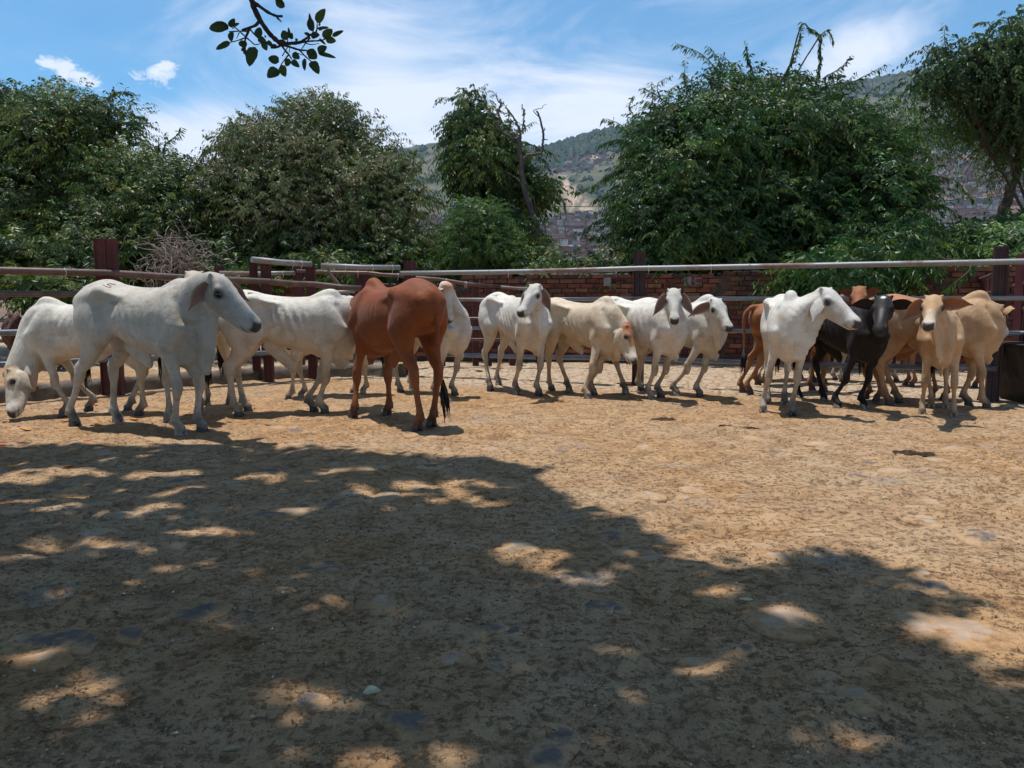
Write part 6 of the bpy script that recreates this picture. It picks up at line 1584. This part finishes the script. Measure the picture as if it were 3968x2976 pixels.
# houses
HM = [simple_mat('house brick %d' % i, c, 0.9, 0.1, 0.15, 0.4) for i, c in enumerate([(0.31, 0.155, 0.115), (0.38, 0.21, 0.155), (0.26, 0.135, 0.11), (0.50, 0.43, 0.37), (0.35, 0.20, 0.16)])]
HR = [simple_mat('house roof %d' % i, c, 0.7, 0.3, 0.15, 0.4) for i, c in enumerate([(0.36, 0.35, 0.36), (0.25, 0.13, 0.10), (0.60, 0.58, 0.56), (0.20, 0.19, 0.20), (0.16, 0.25, 0.42)])]
MAT_WIN = simple_mat('dark window', (0.03, 0.03, 0.035), 0.3, 0.5); MAT_WHITE = simple_mat('white plaster', (0.62, 0.60, 0.57), 0.85, 0.2, 0.1, 0.5)
def house_mesh(w, d, floors, wm, rm, seed, detail=True):
    r = random.Random(seed); m = MB(); h = 2.8 * floors
    m.box((0, 0, h / 2 - 2), (w, d, h + 4), 0)
    if r.random() < 0.55: m.box((0, -0.3, h + 0.12), (w + 0.9, d + 1.2, 0.22), 1)
    else:
        m.add([(-w / 2 - .4, -d / 2 - .6, h), (w / 2 + .4, -d / 2 - .6, h), (w / 2 + .4, d / 2 + .3, h + 1.3), (-w / 2 - .4, d / 2 + .3, h + 1.3), (-w / 2 - .4, -d / 2 - .6, h + .2), (w / 2 + .4, -d / 2 - .6, h + .2), (w / 2 + .4, d / 2 + .3, h + 1.5), (-w / 2 - .4, d / 2 + .3, h + 1.5)],
              [(3, 2, 1, 0), (4, 5, 6, 7), (0, 1, 5, 4), (1, 2, 6, 5), (2, 3, 7, 6), (3, 0, 4, 7)], 1)
    for f in range(floors):
        if f: m.box((0, -d / 2 - 0.35, f * 2.8), (w * 0.95, 0.7, 0.22), 1)
        k = max(2, int(w / 2.4))
        for i in range(k):
            x = (i + 0.5) / k * w - w / 2; door = f == 0 and i == seed % k
            m.box((x, -d / 2 - 0.01, f * 2.8 + (1.1 if door else 1.5)), (0.95, 0.06, 2.1 if door else 1.1), 2)
    me = m.mesh('hillside_house'); me.materials.append(wm); me.materials.append(rm); me.materials.append(MAT_WIN); return me
rh = random.Random(8); protos = []
for i in range(26):
    protos.append(house_mesh(rh.uniform(5.5, 10), rh.uniform(5, 8), rh.choice([1, 1, 2, 2, 3]), rh.choice(HM if rh.random() < 0.8 else [MAT_WHITE]), rh.choice(HR + HR[:3]), i))
cand = []
rad = 500.0
while rad < 1650:
    row = rad; step = 9.5 if rad < 1000 else 11
    x = -0.22 * rad
    while x < 0.72 * rad:
        x += step * rh.uniform(0.75, 1.35); rr2 = row + rh.uniform(-4, 4); u = x / rr2
        px = CX + FPX * u
        if rad > 1330 and px < 3300: continue
        if not (1640 < px < 1800 or 2060 < px < 2480 or px > 3380): 
            if rh.random() < 0.45: continue
        gcl = float(fbm(np.array([x / 60 + 9]), np.array([rr2 / 60 + 9]), 3, 33)[0])
        if gcl > 0.62 and rh.random() < 0.8: continue
        cand.append((x, rr2, float(hill_h(np.array([u]), np.array([rr2]))[0]), px))
    rad += 10 if rad < 900 else 13
for _ in range(330):                                     # the upper hamlet under the ridge and scattered farms
    px = rh.choice([rh.gauss(2250, 70), rh.gauss(2250, 70), rh.uniform(2050, 3700)]); y = rh.uniform(2080, 2330) if px < 2400 else rh.uniform(1700, 2300); u = (px - CX) / FPX
    cand.append((u * y, y, float(hill_h(np.array([u]), np.array([y]))[0]), px))
vis = [q for q in cand if 2110 < q[3] < 2380 or 3440 < q[3] < 3968 or 1680 < q[3] < 1740]
vis.sort(key=lambda q: q[1]); ind = set(id(q) for q in vis[::max(1, len(vis) // 560)][:290])
lab = 'small bare brick house packed on the mountainside among its like'
bulk = MB(); BUL = HM + HR + [MAT_WIN, MAT_WHITE]
for q in cand:
    x, y, z, px = q; k = rh.randrange(26); rot = -math.atan2(x, y) + rh.uniform(-0.35, 0.35)
    if id(q) in ind:
        o = mesh_obj('hillside_house', protos[k]); o.location = (x, y, z - 0.3); o.rotation_euler = (0, 0, rot); s_ = rh.uniform(0.85, 1.2); o.scale = (s_, s_, s_)
        tag(o, lab, 'house', 'houses of the hillside town')
    else:
        w = rh.uniform(5.5, 11); h = 2.7 * rh.choice([1, 1, 2, 2, 3]); M = Matrix.Rotation(rot, 4, 'Z'); wm = rh.randrange(5) if rh.random() < 0.85 else 11; rm = 5 + rh.choice([0, 0, 1, 2, 3, 3, 4])
        bulk.box((x, y, z + h / 2 - 1), (w, 7, h + 2), wm, M); off = M @ Vector((0, -0.4, 0)); bulk.box((x + off.x, y + off.y, z + h + 0.1), (w + 0.8, 8.0, 0.22), rm, M)
        f_ = M @ Vector((0, -3.52, 0)); 
        for i in (-1, 1):
            g_ = M @ Vector((i * w * 0.24, 0, 0)); bulk.box((x + f_.x + g_.x, y + f_.y + g_.y, z + h - 1.3), (1.0, 0.08, 1.1), 10, M)
o = bulk.build('town_houses', BUL); tag(o, 'mass of tiny brick houses covering the lower mountainside', 'town', kind='stuff')
# wires crossing in front of the mountain
MAT_CABLE = simple_mat('black cable', (0.02, 0.02, 0.022), 0.6, 0.3)
for i, (a, b_, lab2) in enumerate([((2080, 800, 30), (4200, 640, 30), 'upper thin black cable crossing in front of the mountain'), ((2150, 880, 28), (4250, 690, 30), 'lower thin black cable crossing in front of the mountain')]):
    A, B = at(*a), at(*b_); m = MB(); m.tube([A.lerp(B, t) + Vector((0, 0, -0.8 * 4 * t * (1 - t) * 0.5)) for t in np.linspace(0, 1, 24)], 0.012, 5)
    tag(m.build('power_cable', MAT_CABLE), lab2, 'cable')
# ================================================================== air
hz = MB(); hz.box((0, 1450, 450), (6400, 3200, 960)); MAT_HAZE = bpy.data.materials.new('haze'); MAT_HAZE.use_nodes = True
ht = NT(MAT_HAZE.node_tree); ht.n.remove(ht.n['Principled BSDF'])
pv = ht.new('ShaderNodeVolumePrincipled'); pv.inputs['Color'].default_value = (0.62, 0.80, 1.0, 1); pv.inputs['Density'].default_value = 0.000065; pv.inputs['Anisotropy'].default_value = 0.2
ht.link(pv.outputs[0], ht.n['Material Output'].inputs['Volume'])
tag(hz.build('haze', MAT_HAZE), 'pale air between the camera and the mountain', 'haze', kind='stuff')
# ================================================================== the herd
def near_root(A, d, L, near):
    """point on the camera ray d at distance L from A (near: the root toward the camera)"""
    o = np.array([0, 0, CAMH]); d = unit(d); oc = o - A; b = d @ oc; c = oc @ oc - L * L; disc = b * b - c
    if disc < 0: return o + d * (-b)
    return o + d * (-b - math.sqrt(disc) if near else -b + math.sqrt(disc))
def herd(feet_px, yaw, s, poll, muzzle, shift=(0, 0), **kw):
    yaw = math.radians(yaw); f = {k: gnd(*v) for k, v in feet_px.items()}
    R = lambda x, y: np.array([x * math.cos(yaw) - y * math.sin(yaw), x * math.sin(yaw) + y * math.cos(yaw)]) * s
    nom = {'FL': (0.43, 0.13), 'FR': (0.43, -0.13), 'HL': (-0.62, 0.13), 'HR': (-0.62, -0.13)}
    est = [np.array([f[k].x, f[k].y]) - R(*nom[k]) for k in f]
    if 'pos' in kw: pos = np.array(kw.pop('pos'), float)
    else: pos = np.mean(est, axis=0)
    pos = pos + np.array(shift)
    # feet not given stand under the body; given ones may stray a little
    feet = {}
    for k in f:
        n_ = pos + R(*nom[k]); w = np.array([f[k].x, f[k].y]); dlt = w - n_; l = np.linalg.norm(dlt); mx = 0.30 * s
        if l > mx: w = n_ + dlt / l * mx
        feet[k] = (w[0], w[1])
    def tolocal(w): v = np.array([w[0] - pos[0], w[1] - pos[1], 0]); v = rotz(v, -yaw); return np.array([v[0], v[1], w[2]]) / s
    pl = hd = None
    if poll is not None:
        hs = kw.get('hs', 1.0); A = np.array(at(*poll)); pl = tolocal(A)
        B = near_root(A, np.array(ray(*muzzle[:2])), 0.44 * s * hs, muzzle[2]); hd = unit(tolocal(B) - pl)
        # the ray passes the muzzle's centre, a little under the forehead line
        ft = kw.get('face_to'); side, up = head_frame(hd, None if ft is None else math.radians(ft) - yaw)
        hd = unit(hd * 0.44 + up * 0.080)
    return cow(pos, yaw, s, feet=feet, poll=pl, head_dir=hd if hd is not None else (1, 0, -0.55), **kw)
PEN = 'zebu cattle standing in the pen'
# big white steer at left, in profile
herd(dict(HR=(290, 1650), HL=(458, 1640), FR=(700, 1688), FL=(785, 1676)), -24, 1.13, (842, 1078, 7.35), (985, 1258, True), coat='grey', neckk=1.10, hump=0.2, fat=0.95, lean=0.6, dewlap=1.6, hs=1.12, ribs=0.5, sheath=0.5,
     ear_dirs=((0.72, -0.02, 0.80), (0.30, -0.80, -0.40)), ear_len=0.215, ear_w=0.062, brand=(-0.30, -1, 0.07), bony=0.8, hooves='mixed', h=0.0135, horn=0.016,
     label='big white steer in profile facing right with a painted number on its rump', face=[(0.15, 0.40, (0.36, 0.35, 0.34), 0.55, -0.3)],
     patch=[((-0.1, -0.25, 1.12), (0.16, 0.3, 0.022), (0.30, 0.25, 0.18), 0.6), ((0.12, -0.25, 1.09), (0.10, 0.3, 0.015), (0.30, 0.25, 0.18), 0.5)])
# grazing one at the left edge
herd(dict(FL=(245, 1615), FR=(345, 1590), HL=(540, 1610), HR=(470, 1596)), 184, 0.99, (40, 1452, 8.75), (48, 1600, True), face_to=205, coat='white', hump=0.35, dewlap=1.3, hs=1.08, ear_twist=(2.6, 0), ear_dirs=((0.40, -0.75, 0.0, -0.70), (0.5, -0.7, 0.0, -0.6)),
     ear_len=0.24, h=0.0145, label='white steer grazing with its head down at the left edge', face=[(-0.1, 0.16, (0.50, 0.34, 0.20), 0.75, -0.09)], ribs=0.8)
# the one peeping over the back of the steer
herd(dict(FR=(650, 1640), FL=(772, 1612)), -88, 1.07, (752, 1064, 8.45), (775, 1190, True), coat='white', hump=0.4, hooves='pale', ear_len=0.2, label='white animal hidden behind the big steer with only its brow showing above the back',
     face=[(-0.1, 0.06, (0.60, 0.44, 0.32), 0.6, -0.04)], ear_dirs=((0.5, -0.9, -0.3), (0.5, -0.9, -0.3)), h=0.016)
# second white steer
herd(dict(HR=(925, 1612), HL=(960, 1595), FR=(1258, 1603), FL=(1215, 1592)), 8, 1.06, (1372, 1165, 9.75), (1430, 1290, False), coat='white', hump=0.30, dewlap=1.45, sheath=1.4, ribs=1.7, fat=0.92, lean=0.5, tail_side=0.05, tail=[(-0.66, 0, 1.245), (-0.74, 0, 1.22), (-0.82, 0, 1.10), (-0.86, 0, 0.92), (-0.86, 0, 0.74), (-0.85, 0, 0.56)],
     brand=(-0.36, -1, 0.065), h=0.0135, label='bony white steer with ribs showing and painted number, head hidden behind the red bull')
# calf behind it, only legs
herd(dict(FL=(1118, 1550), FR=(1168, 1558), HL=(1352, 1518), HR=(1262, 1526)), 196, 0.93, (1110, 1235, 10.4), (1120, 1350, True), coat='cream', hump=0.3, dewlap=1.5, h=0.018, hooves='mixed', pos=(-2.45, 10.75), ear_len=0.2, hs=0.9,
     label='pale calf mostly hidden behind the bony white steer, showing legs and dewlap')
# red bull
herd(dict(FL=(1368, 1620), FR=(1500, 1614), HR=(1672, 1652), HL=(1618, 1668)), 124, 1.14, (1392, 1168, 9.45), (1440, 1290, False), shift=(0.05, 0.0), coat='red', hump=0.38, fat=0.97, lean=0.3, dewlap=1.0, sheath=0.9, ribs=0.0, bony=0.0, h=0.0135, hs=1.0, tail_side=-0.02,
     tail=[(-0.66, 0, 1.225), (-0.74, 0, 1.19), (-0.77, -0.01, 1.08), (-0.775, -0.02, 0.90), (-0.785, -0.03, 0.66), (-0.80, -0.06, 0.36)], ear_dirs=((1.0, -0.42, -0.1), (0.8, -0.6, -0.2)), ear_len=0.27, ear_w=0.08,
     label='big dark red bull seen from behind with a long black tail')
# white calf beyond the red bull
herd(dict(HR=(1552, 1520), HL=(1598, 1508), FR=(1692, 1536), FL=(1762, 1531)), -38, 0.98, (1733, 1112, 10.45), (1742, 1240, True), coat='white', hump=0.3, hs=0.98, fat=0.82, neckk=0.85, h=0.0155, ear_dirs=((0.8, -0.75, -0.2), (0.8, -0.6, -0.2)), ear_len=0.17, ear_w=0.06, hooves='mixed',
     label='white calf with orange poll peering out from behind the red bull', face=[(-0.1, 0.05, (0.58, 0.30, 0.14), 0.8, -0.05)])
# white calf looking left
herd(dict(HR=(1904, 1514), HL=(1932, 1494), FR=(2004, 1527), FL=(2088, 1531)), -60, 1.06, (2072, 1112, 10.35), (2020, 1212, True), coat='white', hump=0.35, hs=0.98, ribs=1.5, fat=0.84, neckk=0.88, dewlap=0.9, sheath=0.8, brand=(-0.32, -1, 0.06), h=0.0135, hooves='mixed',
     ear_dirs=((0.45, -0.95, -0.15), (0.65, -0.75, 0.35)), ear_len=0.27, ear_w=0.07, label='white calf standing apart left of the cream calf, its head turned to the left')
# cream calf, head low
herd(dict(HR=(2137, 1512), HL=(2228, 1520), FR=(2278, 1547), FL=(2262, 1528)), -46, 1.0, (2432, 1275, 10.35), (2456, 1396, True), face_to=-22, coat='cream', hump=0.35, hs=0.98, ribs=0.9, fat=0.85, neckk=0.92, dewlap=1.2, h=0.0135, hooves='mixed',
     ear_twist=(0, -2.6), ear_dirs=((0.5, -0.8, 0.0, -0.5), (0.45, -0.70, 0.0, -0.70)), ear_len=0.23, ear_w=0.055, label='cream coloured calf with red brown forehead lowering its head', face=[(-0.1, 0.07, (0.36, 0.13, 0.05), 0.95, -0.12), (0.05, 0.26, (0.40, 0.15, 0.06), 0.85, -0.045)])
# white calf facing the camera
herd(dict(HR=(2300, 1530), HL=(2424, 1526), FR=(2523, 1547), FL=(2560, 1538)), -47, 1.01, (2612, 1130, 10.0), (2607, 1240, True), coat='white', hump=0.15, hs=0.98, ribs=1.4, fat=0.84, neckk=0.88, dewlap=0.9, h=0.0135, brand=(-0.32, -1, 0.06), hooves='mixed',
     ear_dirs=((0.62, -0.85, -0.05), (0.62, -0.85, -0.05)), ear_len=0.30, ear_w=0.065, label='white calf facing the camera with long hanging ears dark inside')
# white calf beside it, looking right
herd(dict(HR=(2484, 1512), FR=(2582, 1534), FL=(2712, 1538)), -40, 1.0, (2776, 1166, 10.25), (2822, 1270, True), coat='white', hump=0.55, hs=1.0, ribs=0.6, fat=0.88, neckk=0.95, dewlap=1.1, h=0.0140, hooves='mixed', ear_dirs=((0.5, -0.85, 0.2), (0.62, -0.62, -0.42)), ear_len=0.30, ear_w=0.07,
     pos=(2.25, 10.95), label='white calf right of the camera facing one, its head turned right')
# brown calf with its rump toward us
herd(dict(HR=(2905, 1526), HL=(2878, 1518)), 20, 0.96, None, None, pos=(3.95, 11.1), coat='brown', hump=0.2, h=0.015, tail=[(-0.66, 0, 1.245), (-0.78, 0.02, 1.24), (-0.86, 0.05, 1.14), (-0.87, 0.05, 0.95), (-0.86, 0.05, 0.75), (-0.86, 0.05, 0.55)],
     label='brown calf seen from its rump, half hidden by the turned white calf')
herd({}, 15, 0.95, None, None, pos=(4.35, 12.15), coat='red', hump=0.3, h=0.019, label='rust red animal just behind the brown calf, beyond the fence')
herd(dict(HR=(2926, 1490)), 30, 0.95, None, None, pos=(4.5, 12.9), coat='white', h=0.02, label='white calf beyond the fence whose hind legs show under the brown calf', hump=0.2)
# white calf in front, head turned right
herd(dict(FR=(2957, 1597), FL=(3072, 1606), HR=(2980, 1578), HL=(3036, 1571)), -103, 1.03, (3203, 1128, 8.85), (3315, 1252, True), coat='white', hump=0.5, hs=1.12, neckk=1.1, ear_twist=(0, -2.5), dewlap=1.4, fat=0.88, h=0.0130, hooves='mixed', pos=(3.25, 9.52),
     ear_dirs=((0.6, -0.8, -0.2), (0.42, -0.9, 0.05)), ear_len=0.25, ear_w=0.066, label='white calf in front of the black one with its head turned right', ribs=0.6)
# black calf
herd(dict(FR=(3247, 1583), FL=(3348, 1582), HL=(3193, 1553), HR=(3098, 1546)), -68, 0.97, (3424, 1158, 8.95), (3408, 1280, True), coat='black', star=1.0, hump=0.1, hs=1.15, fat=0.88, dewlap=0.45, h=0.0135, hooves='pale', ear_dirs=((1.0, -0.12, -0.1), (1.0, -0.10, -0.1)), ear_len=0.24, ear_w=0.06,
     label='black calf with white spot on its forehead and wide ears', patch=[])
# brown head behind
herd({}, -172, 0.90, (3330, 1120, 10.05), (3326, 1225, True), pos=(5.05, 10.36), coat='brown', hump=0.1, hs=1.1, h=0.017, ear_dirs=((1.0, 0.12, -0.1), (1.0, 0.1, -0.1)), ear_len=0.18, label='brown animal whose forehead shows above the black calf')
# tan bull, side on
herd(dict(HR=(3445, 1568), HL=(3492, 1558), FR=(3822, 1582)), -22, 1.03, (3862, 1190, 9.85), (3885, 1290, False), pos=(5.17, 9.82), coat='tan', hump=0.55, hs=0.95, dewlap=0.9, ribs=0.5, h=0.0135, ear_dirs=((0.8, -0.5, 0.0), (0.95, 0.12, -0.2)), ear_len=0.15,
     label='tan humped bull standing side on behind the small tan calf', patch=[((-0.35, 0, 1.32), (0.45, 0.3, 0.16), (0.42, 0.16, 0.07), 0.75)])
# tan calf facing us
herd(dict(FR=(3573, 1606), FL=(3694, 1616), HR=(3628, 1584), HL=(3663, 1581)), -114, 0.93, (3618, 1156, 8.45), (3598, 1262, True), pos=(4.97, 9.30), coat='tan', hump=0.15, hs=1.12, dewlap=1.2, fat=0.86, neckk=0.92, h=0.0130, hooves='pale',
     ear_dirs=((1.0, 0.02, 0.05), (0.80, -0.68, -0.15)), ear_len=0.27, ear_w=0.075, label='small tan calf facing the camera in front of the tan bull', face=[(0.27, 0.40, (0.55, 0.42, 0.28), 0.7, -0.2)])
# cattle in the alley beyond the fence
herd({}, 5, 0.86, None, None, pos=(5.75, 12.75), coat='white', h=0.02, label='white calf in the alley beyond the fence, legs showing behind the black calf')
herd({}, 175, 0.86, None, None, pos=(6.35, 11.95), coat='brown', h=0.02, label='brown calf in the alley beyond the fence, legs showing under the tan bull')
herd({}, 185, 0.74, (60, 1225, 14.2), (30, 1280, True), pos=(-8.75, 14.6), coat='maroon', h=0.02, label='dark red animal with white poll behind the rails at the far left', patch=[((0.93, 0, 1.40), (0.16, 0.16, 0.10), (0.7, 0.66, 0.6), 1.0)], group='zebu cattle standing in the pen')
# white star on the black calf's forehead is its own small tuft
